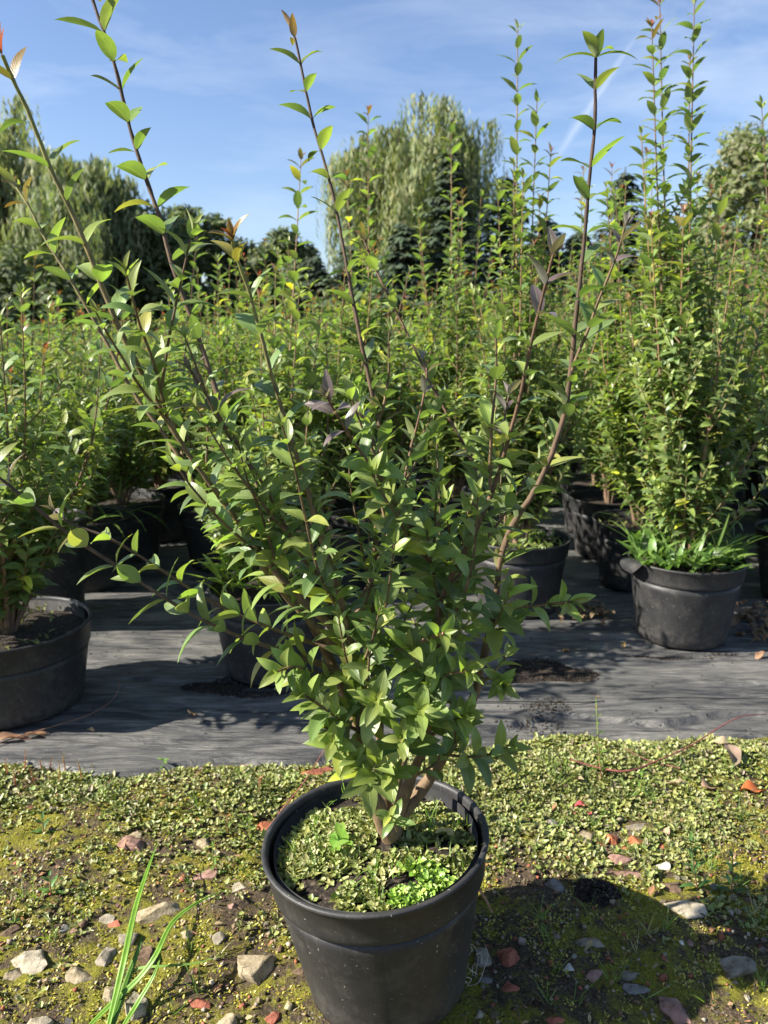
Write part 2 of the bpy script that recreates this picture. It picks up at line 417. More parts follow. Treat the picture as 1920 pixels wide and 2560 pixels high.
def dress(path, LV, r, L0=.052, spacing=.045, start=0.0, tip='bronze', ang=50, phase=None, taper_tip=.06, ratio=.40, end_small=.6):
    """opposite pairs of leaves along a path, each pair turned a quarter from the last"""
    seglen = [(b - a).length for a, b in zip(path, path[1:])]; tot = sum(seglen)
    s = start * tot; phi = r.uniform(0, 6.28) if phase is None else phase; acc = 0; i = 0
    while s < tot:
        while i < len(seglen) - 1 and acc + seglen[i] < s: acc += seglen[i]; i += 1
        f = (s - acc) / max(seglen[i], 1e-6); p = path[i].lerp(path[i + 1], min(1, f)); T = (path[i + 1] - path[i]).normalized()
        A = T.orthogonal().normalized(); B = T.cross(A); rem = tot - s
        young = max(0, 1 - rem / taper_tip); size = L0 * (1 - (1 - end_small) * young) * r.uniform(.8, 1.15)
        for q in (0, math.pi):
            if r.random() < .03: continue
            a = phi + q + r.uniform(-.25, .25); N = A * math.cos(a) + B * math.sin(a)
            th = R(ang + r.uniform(-14, 14)) * (1 - .45 * young)
            D = T * math.cos(th) + N * math.sin(th); Nn = T * math.sin(th) - N * math.cos(th)
            Nn = Nn + Vector((0, 0, .35)) + Vector((r.uniform(-.25, .25), r.uniform(-.25, .25), 0))
            if tip == 'bronze' and rem < taper_tip * .7: c = jit(lerp(G_PALE, BRONZE, .3 + .7 * r.random()), r)
            elif tip == 'purple' and rem < taper_tip: c = jit(PURP, r)
            else: c = leaf_tint(r, young * .8)
            LV.add(p + D * .002, D, Nn, size * r.uniform(.92, 1.08), size * ratio * r.uniform(.85, 1.15), c,
                   r.uniform(.35, 1.15), r.uniform(.15, .5), .04)
        s += spacing * (1 - .5 * young) * (.62 + .38 * min(1, max(0, s / tot - .25) / .3)) * r.uniform(.85, 1.15); phi += math.pi / 2 + r.uniform(-.2, .2)
    T = (path[-1] - path[-2]).normalized(); A = T.orthogonal().normalized(); B = T.cross(A)
    if tip == 'crown':
        for q, (dx, dz) in enumerate(((-1, .35), (1, .45), (.1, 1.2))):
            D = Vector((dx, -.15, dz)); LV.add(path[-1], D, Vector((0, -.25, 1)) if q < 2 else Vector((0, 1, .2)), L0 * (1.0 if q < 2 else .62), L0 * (.3 if q < 2 else .26), jit(G_MID, r), 1.0, .35)
        return
    for q in range(3 if tip else 2):
        a = q * 2.4 + r.random(); N = A * math.cos(a) + B * math.sin(a); D = T * .9 + N * .35
        c = jit({'bronze': RED if r.random() < .5 else BRONZE, 'purple': PURP}.get(tip, G_PALE), r)
        LV.add(path[-1], D, T * .3 - N, L0 * .5 * r.uniform(.7, 1.1), L0 * .17, c, .3, .5)


def shoot(base, dirv, length, r, droop=.0, curve=.25, n=6):
    """a gently curving path that turns upward"""
    P = [Vector(base)]; d = Vector(dirv).normalized(); st = length / n
    for k in range(n):
        d = (d + Vector((r.uniform(-.12, .12), r.uniform(-.12, .12), curve * r.uniform(.3, 1) - droop))).normalized(); P.append(P[-1] + d * st)
    return smooth_path(P, .02)


def pot_profile(Rr, h, rb):
    lip = .044 * (Rr / .14)
    body = [(0, .004), (rb - .008, .003), (rb, .008)]
    for k in range(1, 9):
        z = .008 + (h - lip - .008) * k / 8; body.append((rb + (Rr - .007 - rb) * k / 8 * .93, z))
    body += [(Rr - .0115, h - lip - .001), (Rr - .012, h - lip + .004), (Rr - .0125, h - .006), (rb + (Rr - rb) * .5 - .006, h * .45)]
    rim = [(Rr - .0095, h - lip), (Rr - .0070, h - lip - .0012), (Rr - .0052, h - lip + .0008), (Rr - .0045, h - lip + .006), (Rr - .0012, h - .007), (Rr + .0012, h - .005), (Rr + .0024, h - .002), (Rr + .0018, h + .0005),
           (Rr - .001, h + .001), (Rr - .0045, h), (Rr - .006, h - .004), (Rr - .0075, h - lip * .5), (Rr - .0095, h - lip * .96), (Rr - .0095, h - lip)]
    return body, rim


def make_pot(parent, Rr=.14, h=.215, rb=.105, seg=72, warp=0):
    b, rm = pot_profile(Rr, h, rb); po = lathe('pot', b, POT, parent, seg, warp); lathe('rim', rm, POT, po, seg, warp); return po


def soil_disc(parent, Rr, z, seed=0, n=26):
    rr = np.linspace(0, 1, n) ** .8 * (Rr - .0135); th = np.linspace(0, 2 * np.pi, 64, endpoint=False)
    A, B = np.meshgrid(rr, th, indexing='ij'); X = A * np.cos(B); Y = A * np.sin(B)
    Z = z + .014 * (fbm(X * 25 + seed * 7, Y * 25, seed, 4) - .5) + .01 * (1 - (A / Rr) ** 2)
    V = np.stack([X, Y, Z], -1).reshape(-1, 3); i = np.arange(n - 1)[:, None]; j = np.arange(64)[None]; j2 = (j + 1) % 64
    F = np.stack([i * 64 + j, (i + 1) * 64 + j, (i + 1) * 64 + j2, i * 64 + j2], -1).reshape(-1, 4)
    return link('soil', mesh_np('soil', V, F, SOIL), parent)


def worts(LV, x, y, z, r, s=1.0, pal=None, mul=1.0):
    """one little rosette of liverwort lobes"""
    pal = pal or ((.29, .32, .09), (.20, .245, .06), (.33, .345, .13), (.26, .27, .09)); c0 = tuple(v * mul for v in r.choice(pal)); n = r.randint(2, 4); a0 = r.uniform(0, 6.28)
    for k in range(n):
        a = a0 + k * 6.28 / n + r.uniform(-.5, .5); el = r.uniform(-.1, .45) if r.random() < .75 else r.uniform(.3, 1.1); d = (math.cos(a) * math.cos(el), math.sin(a) * math.cos(el), math.sin(el))
        L = s * r.choice((.0036, .0048, .006, .0085)) * r.uniform(.8, 1.2); st_ = r.random() < .18; L *= 1.7 if st_ else 1; LV.add((x, y, z), d, (-d[0] * .5 + r.uniform(-.3, .3), -d[1] * .5 + r.uniform(-.3, .3), 1), L, L * (r.uniform(.35, .5) if st_ else r.uniform(.7, 1.15)), jit(c0, r, .15), r.uniform(-.9, .3), r.uniform(.2, .9), .25)


# ------------------------------------------------------------------ the main potted shrub
PY = .885; PX = .006
MAIN = thing('potted_shrub', (PX, PY, -.002), 'large green shrub in a black pot standing in the foreground on mossy stony ground', 'potted shrub')
LEAN = R(-4.6); MAIN_R, MAIN_H = .142, .217
pivot = bpy.data.objects.new
pot_main = make_pot(MAIN, MAIN_R, MAIN_H, .103, 128); pot_main.rotation_euler = (0, LEAN, 0)
soil_m = soil_disc(MAIN, MAIN_R, MAIN_H - .027, 3, 40); soil_m.rotation_euler = (0, LEAN, 0)
r = random.Random(11); LV = Leaves(); LB = Leaves()
for k in range(4200):
    a = r.uniform(0, 6.28); q = math.sqrt(r.random()) * (MAIN_R - .018); x, y = q * math.cos(a), q * math.sin(a)
    nz_ = float(fbm(np.array(x * 30 + 5.), np.array(y * 30.), 4)) * .6 + .4 * float(fbm(np.array(x * 110 + 5.), np.array(y * 110.), 6)); dc = math.hypot(x - .012, y + .0)
    if nz_ < .40 or dc < .018 or (abs(x - .0) < .03 and -.06 < y < 0 and r.random() < .55): continue
    z = MAIN_H - .024 + .014 * (float(fbm(np.array(x * 25 + 21.), np.array(y * 25.), 3)) - .5) + .008 * (1 - (q / .14) ** 2)
    bright = math.hypot(x - .055, y + .085) < .042
    if bright: worts(LV, x, y, z + .006, r, .9, ((.22, .36, .05), (.30, .44, .08)))
    else: worts(LV, x, y, z, r, .9)
o = LV.build('liverwort', WORT, MAIN, 2, 2, 'lobe'); o['kind'] = 'stuff'; o.rotation_euler = (0, LEAN, 0)
for k in range(46):
    a = r.uniform(0, 6.28); q = math.sqrt(r.random()) * .125; x, y = q * math.cos(a), q * math.sin(a)
    for j in range(3): LB.add((x, y, MAIN_H - .022), (r.uniform(-.5, .5), r.uniform(-.5, .5), 1), (r.uniform(-1, 1), r.uniform(-1, 1), .1), r.uniform(.015, .045), .0016, jit((.16, .28, .04), r), r.uniform(.2, 1.4), .3)
for (x, y) in ((-.07, -.01), (-.055, .0), (-.062, .012)):         # broad-leaved seedling
    for j in range(4):
        a = r.uniform(0, 6.28); LB.add((x, y, MAIN_H - .012), (math.cos(a), math.sin(a), .7), (0, 0, 1), .022, .012, jit((.22, .38, .06), r), .4, .2)
o = LB.build('weeds', GRASS, MAIN, 5, 2, 'leaf'); o['kind'] = 'stuff'

K = 1920 / 1659
BR0, BR1 = (.18, .12, .066), (.13, .07, .04)        # old bark, young bark
GRN = (.22, .24, .06)


def P3(pts, y0, y1):
    out = []; n = len(pts)
    for i, (x, y) in enumerate(pts):
        t_ = i / (n - 1); out.append(at(x * K, y * K, y0 + (y1 - y0) * t_))
    return out


LEAD = [  # pixel trace base -> tip, near/far ground distance, base radius, tip radius, tip kind, leaf length, spacing, start, tip colour
 ([(845, 1806), (815, 1740), (788, 1680), (778, 1560), (766, 1470), (757, 1390), (735, 1290), (690, 1150), (655, 1030), (620, 920), (590, 820), (560, 710), (535, 620), (510, 555), (502, 520)], .885, .76, .0125, .0018, 'bronze', .054, .044, .22, GRN),
 ([(760, 1395), (690, 1325), (620, 1262), (560, 1190), (480, 1080), (400, 970), (330, 850), (285, 765), (250, 690), (205, 580), (160, 470), (110, 365), (60, 240), (25, 165), (5, 120)], .865, .75, .0066, .0020, 'bronze', .056, .050, .10, GRN),
 ([(765, 1440), (700, 1370), (620, 1290), (560, 1215), (490, 1130), (430, 1060), (370, 960), (290, 850), (230, 740), (150, 600), (100, 520), (62, 445), (35, 405)], .885, .98, .006, .0016, 'bronze', .050, .045, .12, (.2, .2, .06)),
 ([(775, 1570), (720, 1440), (665, 1330), (600, 1190), (548, 1080), (525, 1028), (510, 963), (473, 863), (450, 793), (415, 693), (372, 573), (345, 470), (290, 310), (245, 130), (205, 15), (180, -60)], .90, 1.02, .0075, .0020, 'bronze', .056, .047, .2, (.055, .03, .02)),
 ([(770, 1500), (720, 1330), (696, 1253), (657, 1210), (605, 1115), (573, 1054), (518, 969), (450, 860), (412, 800)], .88, .78, .005, .0013, 'purple', .047, .035, .15, BR1),
 ([(838, 1760), (822, 1600), (812, 1440), (808, 1300), (812, 1150), (822, 1060), (825, 993), (820, 923), (800, 833), (770, 688), (745, 553), (722, 432), (696, 333), (674, 259), (644, 112), (630, 60)], .905, 1.05, .0075, .0016, 'bronze', .050, .048, .25, (.06, .035, .022)),
 ([(850, 1740), (905, 1500), (960, 1330), (1000, 1180), (1029, 1033), (975, 913), (930, 828), (905, 773), (850, 660), (815, 590), (785, 515)], .94, 1.10, .006, .0014, 'bronze', .050, .038, .4, BR1),
 ([(760, 1360), (790, 1280), (830, 1180), (869, 1053), (889, 963), (905, 903), (922, 813), (915, 775)], .885, .99, .005, .0013, 'purple', .046, .040, .1, BR1),
 ([(855, 1775), (885, 1690), (920, 1600), (940, 1500), (945, 1400), (955, 1290), (1010, 1180), (1060, 1070), (1095, 960), (1125, 850), (1150, 730), (1170, 650), (1195, 550)], .885, .77, .0085, .0016, 'purple', .054, .045, .25, (.10, .055, .03)),
 ([(862, 1770), (905, 1715), (955, 1640), (1015, 1530), (1042, 1430), (1070, 1310), (1078, 1225), (1105, 1140), (1160, 1050), (1203, 950), (1227, 850), (1247, 660), (1262, 520), (1272, 400), (1284, 280), (1286, 180), (1287, 125)], .89, .92, .0088, .0019, 'crown', .056, .050, .25, (.05, .028, .02)),
 ([(765, 1470), (680, 1430), (590, 1400), (510, 1372), (420, 1330), (330, 1275), (240, 1215), (150, 1155), (70, 1090), (-10, 1025), (-70, 985)], .87, .80, .0045, .0016, 'purple', .058, .044, .12, (.06, .035, .028)),
 ([(760, 1420), (680, 1390), (600, 1362), (520, 1330), (440, 1290), (370, 1245), (300, 1200), (230, 1160), (150, 1130), (120, 1105)], .90, .90, .004, .0014, 'purple', .052, .046, .15, (.06, .035, .028)),
 ([(945, 1400), (945, 1270), (911, 1179), (875, 1120), (841, 1067), (812, 1020), (768, 961), (730, 900), (708, 860)], .87, .73, .0048, .0013, 'purple', .048, .030, .1, BR1),
 ([(757, 1430), (810, 1415), (870, 1400), (930, 1378), (960, 1368)], .86, .76, .0035, .002, None, .046, .020, .15, (.36, .2, .12)),
 ([(870, 1500), (930, 1470), (975, 1455), (1010, 1450)], .86, .78, .003, .0015, None, .05, .02, .1, (.36, .2, .12)),
 ([(1070, 1318), (1130, 1312), (1190, 1305), (1235, 1300)], .88, .80, .0026, .0018, None, .052, .03, .45, BR0),
 ([(1030, 1465), (1070, 1468), (1085, 1480)], .88, .82, .0022, .0015, None, .044, .012, .5, BR0),
 ([(775, 1580), (740, 1560), (700, 1530), (655, 1500)], .87, .80, .003, .0015, None, .056, .022, .2, BR0),
 ([(785, 1640), (745, 1600), (700, 1570)], .88, .83, .0025, .0015, None, .048, .02, .3, BR0),
 ([(930, 1590), (975, 1560), (1010, 1540)], .87, .80, .003, .0015, None, .05, .014, .4, BR0),
 ([(770, 1450), (700, 1455), (640, 1440), (600, 1450)], .88, .80, .003, .0015, None, .054, .022, .3, BR0),
]
r = random.Random(5)
for li, (px, y0, y1, r0, r1, tip, L0, sp, st_, tc_) in enumerate(LEAD):
    pts = P3(px, y0, y1); pts = [p - MAIN.location for p in pts]
    path = smooth_path(pts, .008); TB = Tubes(); LV = Leaves(); L0 *= .84; sp *= .74
    TB.add(path, [r0, r0 * (.52 if li == 0 else .60), r0 * (.28 if li == 0 else .38), r0 * (.18 if li == 0 else .27) + r1 * .4, r1 * 1.15, r1 * .85], BR0, tc_, 10, .5, 5 if tc_[1] > .15 else 1)
    dress(path, LV, r, L0, sp, st_, tip, 46)
    n = len(path)
    if li < 13:
        for k in range(5 if li in (0, 3, 5, 6, 8, 9) else 2):           # short spreading twigs low down
            t_ = .08 + .40 * r.random(); i = min(n - 3, int(t_ * n)); p = path[i]
            if p.z > .50 or (p.z < .30 and r.random() < .4): continue
            T = (path[i + 1] - path[i]).normalized(); a = r.uniform(0, 6.28); N = Vector((math.cos(a), math.sin(a), r.uniform(-.1, .5)))
            ph = shoot(p, N + T * .4, r.uniform(.05, .13), r, 0, .14)
            TB.add(ph, [.0021, .0011], BR0, (.2, .2, .07), 6)
            dress(ph, LV, r, r.uniform(.034, .050), .023, .2, None, 50, end_small=.7, ratio=.43)
        for k in range(6 if li in (0, 1, 3, 5, 6, 8, 12) else 4):      # upright shoots running alongside
            t_ = .18 + .56 * r.random(); i = min(n - 3, int(t_ * n)); p = path[i]
            if li in (10, 11) or p.z > .80: continue
            T = (path[min(n - 1, i + 12)] - path[i]).normalized(); a = r.uniform(0, 6.28); N = Vector((math.cos(a) * .8, math.sin(a) * 1.3, .2))
            ph = shoot(p, N * r.uniform(.35, .75) + T, r.uniform(.10, .25) * (1.15 if p.z < .55 else .75), r, 0, .10, 6)
            TB.add(ph, [.0021, .0015, .0009], BR0, (.11, .07, .035), 6)
            dress(ph, LV, r, r.uniform(.034, .044), .027, .12, 'purple' if r.random() < .12 else None, 46, end_small=.6, ratio=.41)
    stem = TB.build('stem', BARK, MAIN); LV.build('foliage', LEAF, stem, 7, 4)
# basal sprouts low on the trunk
TB = Tubes(); LV = Leaves()
for (u, v, y0, y1, nn) in ((858, 1795, .84, .80, 2), (785, 1690, .86, .82, 2), (850, 1700, .86, .80, 3), (880, 1640, .86, .79, 3), (740, 1640, .87, .81, 3), (820, 1560, .86, .77, 3), (900, 1560, .86, .77, 3)):
    b = at(u * K, v * K, y0) - MAIN.location; e = at((u + r.uniform(-25, 25)) * K, (v - 25 - r.random() * 30) * K, y1) - MAIN.location
    ph = smooth_path([b, b.lerp(e, .5) + Vector((0, 0, .005)), e], .01); TB.add(ph, [.0018, .001], BR0, (.25, .27, .08), 6)
    dress(ph, LV, r, .028 if v > 1750 else .042, .016, .35, None, 62, ratio=.46)
stem = TB.build('sprout', BARK, MAIN); LV.build('foliage', LEAF, stem, 7, 4)
# rough root collar
TB = Tubes(); c = gnd(848 * K, 1830 * K, .185) - MAIN.location
TB.add(smooth_path([c + Vector((0, .004, -.03)), c + Vector((0, .002, .0)), at(848 * K, 1770 * K, .887) - MAIN.location], .005), [.019, .0165, .013, .010], (.20, .13, .08), BR0, 14, .5)
TB.build('root_collar', BARK, MAIN)


# ------------------------------------------------------------------ background shrubs
def shrub_parts(parent, r, H, nlead, spread, Rr, h, rb, leaf=.038, fine_=False, leads=None, side=9, soilseed=1, tips='bronze', weeds=None, bare=.0, seg=40, lowfill=1.0):
    """pot, soil, stems and foliage of one nursery shrub; H = height above ground"""
    make_pot(parent, Rr, h, rb, seg, r.uniform(0, .012)); soil_disc(parent, Rr, h - .03, soilseed, 12)
    TB = Tubes(); LV = Leaves(); z0 = h - .03; paths = []
    if leads:
        for lp in leads: paths.append([Vector((r.uniform(-.015, .015), r.uniform(-.015, .015), z0))] + lp)
    for k in range(nlead):
        a = k * 6.28 / max(1, nlead) + r.uniform(-.5, .5); sp = spread * r.uniform(.4, 1.1); hh = (H - z0) * r.uniform(.72, 1.08)
        d = Vector((math.cos(a), math.sin(a), 0)); b = Vector((0, 0, z0)) + d * .01
        paths.append([b, b + d * sp * .35 + Vector((0, 0, hh * .3)), b + d * sp * .75 + Vector((0, 0, hh * .65)), b + d * sp + Vector((r.uniform(-.03, .03), r.uniform(-.03, .03), hh))])
    for pt in paths:
        ph = smooth_path(pt, .025); L = sum((b - a).length for a, b in zip(ph, ph[1:])); rad = .0075 if L > .5 else .005
        TB.add(ph, [rad, rad * .6, .0022, .0012], (.19, .125, .08), (.24, .15, .07) if r.random() < .5 else (.15, .09, .05), 6)
        dress(ph, LV, r, leaf * (1.2 if (leads and len(pt) == 4 and pt[3].z > 1.05) else 1.12), .034, .14 + bare, tips if r.random() < .4 else None, 46, end_small=.5, taper_tip=.05); n = len(ph)
        for q in range(side):
            t_ = .05 + (.52 if H > 1 else .62) * r.random(); i = min(n - 3, int(t_ * n)); p = ph[i]
            if p.z < h + .01: continue
            a = r.uniform(0, 6.28); N = Vector((math.cos(a), math.sin(a), r.uniform(.1, .9)))
            T = (ph[i + 1] - ph[i]).normalized(); Ls = r.uniform(.10, .26) * (1.2 - t_) * lowfill
            s_ = shoot(p, N + T * .5, Ls, r, 0, .25, 4); TB.add(s_, [.0022, .001], (.2, .13, .08), (.22, .2, .08), 4)
            dress(s_, LV, r, leaf * r.uniform(.75, 1.05), .023, .15, None, 52, end_small=.7)
    TB.build('stems', BARK, parent)
    LV.build('foliage', LEAF if fine_ else LEAFB, parent, 5 if fine_ else 3, 2)


def weed_tuft(parent, r, Rr, z, n, L, c, wid=.012, spread=.9, name='weeds'):
    LW = Leaves()
    for k in range(n):
        a = r.uniform(0, 6.28); q = math.sqrt(r.random()) * (Rr - .02); x, y = q * math.cos(a), q * math.sin(a); b = r.uniform(0, 6.28); sp = r.uniform(.1, spread)
        LW.add((x, y, z + r.uniform(0, L * .5)), (math.cos(b) * sp + x * 3, math.sin(b) * sp + y * 3, .8), (-math.cos(b), -math.sin(b), .6), L * r.uniform(.4, 1.2), wid * r.uniform(.5, 1.3), jit(c, r, .3), r.uniform(.4, 1.5), .25)
    o_ = LW.build(name, GRASS, parent, 5, 2); o_['kind'] = 'stuff'; return o_


TONE[:] = [1.38, 1.40, 1.6]
FRONT = [  # px of pot centre (source), ground distance, R, h, rb, H, nlead, spread, leaders (F px, F py, Y offset) , label
 (-2, 1.66, .178, .192, .148, .88, 10, .30, [(0, 690, -.1), (95, 760, .1)], 'squat wide black pot with a bushy shrub, cut by the left edge of the photo'),
 (675, 1.84, .150, .222, .115, .70, 5, .16, [(650, 345, .4), (560, 640, .2), (700, 640, .3)], 'shrub in black pot half hidden behind the foreground shrub, left of its stem'),
 (1717, 2.06, .151, .226, .118, 1.0, 7, .18, [(1425, 8, .15), (1408, 60, .1), (1500, 8, .2), (1385, 290, .1), (1490, 130, .25), (1560, 380, .1)], 'tall shrub in black pot full of lush weeds, pot with a bent rim at right'),
 (1296, 2.29, .150, .225, .118, .95, 6, .18, [(1118, 62, .1), (1160, 215, .15), (1190, 330, .1), (1075, 400, .1)], 'tall shrub in black pot with mossy top beside a heap of dead leaves'),
 (1592, 2.52, .150, .222, .115, 1.05, 7, .18, [(1330, 420, .1)], 'shrub in dappled black pot just behind the weedy pot with bent rim'),
 (1515, 2.88, .150, .222, .115, 1.05, 7, .18, [(1300, 520, .1)], 'shrub whose black pot shows one broad sunlit side, third pot back at right'),
 (1480, 3.22, .150, .222, .115, 1.05, 7, .18, [(1255, 420, .1)], 'shrub in shaded black pot farthest back of the visible right hand pots'),
 (2012, 2.38, .152, .225, .115, 1.15, 7, .2, [(1645, 225, .1), (1600, 520, .1)], 'shrub in black pot cut by the right edge of the photo'),
 (80, 2.20, .160, .30, .130, .86, 8, .2, [], 'shrub in tall shaded black pot directly behind the squat wide pot'),
 (225, 2.52, .150, .235, .115, .86, 8, .22, [(190, 760, .05)], 'shrub in shaded black pot with grassy weeds hanging over its rim at left'),
 (318, 2.85, .150, .222, .115, .86, 8, .2, [], 'shrub in shaded black pot behind the pot with hanging grass'),
 (416, 3.12, .110, .222, .095, .88, 7, .2, [(430, 470, .2)], 'shrub in narrow shaded black pot standing where the left gap ends'),
 (925, 2.55, .150, .222, .115, .95, 7, .2, [(795, 240, .2), (880, 600, .1)], 'shrub with a tall bronze tipped shoot against the weeping willow'),
 (1130, 2.95, .150, .222, .115, 1.0, 7, .2, [(975, 255, .2), (1000, 420, .1), (1040, 420, .15)], 'shrub with a tall shoot in front of the dark spruces at centre'),
 (800, 2.42, .150, .222, .115, 1.0, 8, .2, [(745, 590, .1), (600, 545, .2), (885, 585, .1), (560, 600, .2)], 'shrub seen through the foreground shrub, straight behind its trunk'),
 (560, 2.75, .150, .222, .115, .98, 8, .2, [(470, 560, .1), (520, 590, .2), (640, 600, .1)], 'shrub behind the half hidden pot, its upright shoots ending below the tree line'),
]
taken = [(PX, PY)]
for k, (px, Y, Rr, h, rb, H, nl, spd, leads, lab) in enumerate(FRONT):
    d = ray(px, 1400); x = d.x / (math.cos(PITCH)) * 0 + at(px, 1400, Y).x
    r = random.Random(100 + k); base = Vector((x, Y, .012)); t_ = thing('potted_shrub', base, lab, 'potted shrub', 'potted shrubs standing on the black film'); taken.append((x, Y))
    LD = []
    if k in (1, 2, 3, 4, 5, 6, 7, 12, 13):
        for q in range(4 if k != 1 else 2): leads = leads + [(px / K + r.uniform(-75, 75) - (25 if px > 1200 else 0), (r.uniform(330, 560) if k > 1 else r.uniform(560, 700)), r.uniform(-.05, .25))]
    for (fx, fy, dy) in leads:
        tp = at(fx * K, fy * K, Y - .05 + dy) - base; b0 = Vector((0, 0, h)); m1 = b0.lerp(tp, .33) + Vector((tp.x * .12, 0, 0)); m2 = b0.lerp(tp, .68) + Vector((tp.x * .08, 0, 0))
        LD.append([m1, m2, tp])
    shrub_parts(t_, r, H, nl, spd, Rr, h, rb, .046 if Y < 2.6 else .045, Y < 2.4, LD, 15 if k == 0 else (13 if Y < 2.6 else 12), k)
    if k == 2:
        weed_tuft(t_, r, Rr, h - .02, 210, .085, (.12, .21, .045), .022); weed_tuft(t_, r, Rr, h - .02, 90, .15, (.12, .20, .045), .005, .5, 'grass')
        LB = Leaves(); b = Vector((-Rr, 0, h)); # the rim's torn flap
        LB.add((-Rr + .006, -.035, h - .002), (-.9, -.25, .5), (.4, .1, 1), .05, .085, (.03, .03, .032), 2.4, .0)
        LB.build('torn_rim_flap', POT, t_, 8, 4, 'lobe')
    if k == 1: weed_tuft(t_, r, Rr, h - .02, 130, .16, (.30, .42, .05), .009, 1.4)
    if k in (3, 7): weed_tuft(t_, r, Rr, h - .028, 200, .03, (.2, .27, .07), .012, .9)
    if k in (9,): weed_tuft(t_, r, Rr, h - .02, 60, .22, (.14, .24, .05), .007, 2.2, 'grass')
    if k in (0, 4): weed_tuft(t_, r, Rr, h - .028, 60, .03, (.2, .22, .08), .008, .9)

# prototypes for the rows behind
PROTO = []
for k in range(9):
    r = random.Random(300 + k); kind = 0 if k < 4 else (1 if k < 7 else 2)      # low, medium, tall
    H = (.86, 1.08, 1.26)[kind]; pr = bpy.data.objects.new('potted_shrub', None); col.objects.link(pr)
    shrub_parts(pr, r, H, 9 if kind == 0 else 8, .21, .15, .222, .115, .045, False, None, 12, k, seg=28); PROTO.append((kind, pr))


def copy_tree(o_, parent=None):
    c_ = o_.copy(); col.objects.link(c_)
    if parent is not None: c_.parent = parent
    for ch in list(o_.children): copy_tree(ch, c_)
    return c_


r = random.Random(42); spots = []; y = 2.62; row = 0
while y < 9.2:
    half_w = y * .52 + .45; sx = .40 if y < 5 else .46; x = -half_w + r.uniform(0, .2)
    while x < half_w:
        spots.append((x + r.uniform(-.06, .06), y + r.uniform(-.07, .07))); x += sx
    y += .40 if y < 5 else .52; row += 1
used = {}
FARLAB = 'leafy nursery shrub crowded among its neighbours in the rows behind the front pots'
for (x, y) in spots:
    if min(math.hypot(x - a, y - b) for a, b in taken) < .34: continue
    ratio = x / y                                            # side of the field
    if y < 4 and -.36 < ratio < -.22: continue              # the dark gap left of the main shrub
    u = r.random()
    kind = (0 if u < .85 else 1) if ratio < -.2 else ((1 if u < .6 else 0) if ratio < .12 else (2 if u < .5 else 1))
    if y > 6: kind = min(kind, 1) if u < .7 else kind
    cand = [p_ for kd, p_ in PROTO if kd == kind]; p_ = r.choice(cand)
    o = p_ if id(p_) not in used else copy_tree(p_); used[id(p_)] = 1
    o.location = (x, y, .012); o.rotation_euler = (0, 0, r.uniform(0, 6.28)); s = r.uniform(.93, 1.06)
    if y > 5 and ratio < .1: s *= .92
    o.scale = (s, s, s * r.uniform(.86, 1.12)); o.rotation_euler = (R(r.uniform(-3.5, 3.5)), R(r.uniform(-3.5, 3.5)), o.rotation_euler[2])
    tag(o, FARLAB, 'potted shrub', 'shrubs crowded in the rows behind')
for kd, p_ in PROTO:
    if id(p_) not in used:
        for ch in list(p_.children_recursive): bpy.data.objects.remove(ch)
        bpy.data.objects.remove(p_)

# the far part of the field reads as one mass
r = random.Random(77); rn = np.random.RandomState(3); LV = Leaves(); TB = Tubes()
for k in range(2600):
    y = 9.3 + 20 * r.random() ** 1.25; x = r.uniform(-1, 1) * (y * .53 + .6); hh = .74 + .12 * r.random() + (.16 * r.random() if x > 0 else 0)
    if r.random() < .12: hh += .22 * r.random()
    z = hh - .45
    while z < hh:
        a = r.uniform(0, 6.28)
        for q in (0, 3.14):
            for jx in range(2):
                dx, dy = r.uniform(-.12, .12), r.uniform(-.12, .12); f_ = (hh - z) / .45; s = .045 + .03 * (y / 30)
                LV.add((x + dx * f_, y + dy * f_, z), (math.cos(a + q), math.sin(a + q), .6), (-math.cos(a + q), -math.sin(a + q), 1.2), s, s * .5,
                       jit((.11, .17, .035) if r.random() < .85 else (.17, .13, .06), r, .3), .6, .3)
        z += .05
o = LV.build('distant_shrubs', LEAFB, None, 2, 1); tag(o, 'far rows of nursery shrubs merging into one green mass before the trees', 'shrubs', None, 'stuff')

# ------------------------------------------------------------------ trees
def crown_leaves(LV, r, c, rad, n, size, pal, squash=.8, hang=0.0):
    for k in range(n):
        v = Vector((r.gauss(0, 1), r.gauss(0, 1), r.gauss(0, 1))).normalized(); q = rad * (.55 + .5 * r.random()); p = Vector(c) + Vector((v.x * q, v.y * q, v.z * q * squash))
        d = Vector((r.uniform(-1, 1), r.uniform(-1, 1), r.uniform(-1, .6) - hang)); s = size * r.uniform(.6, 1.3)
        LV.add(p, d, v + Vector((0, 0, .6)), s, s * .55, jit(r.choice(pal), r, .3), .4, .2)


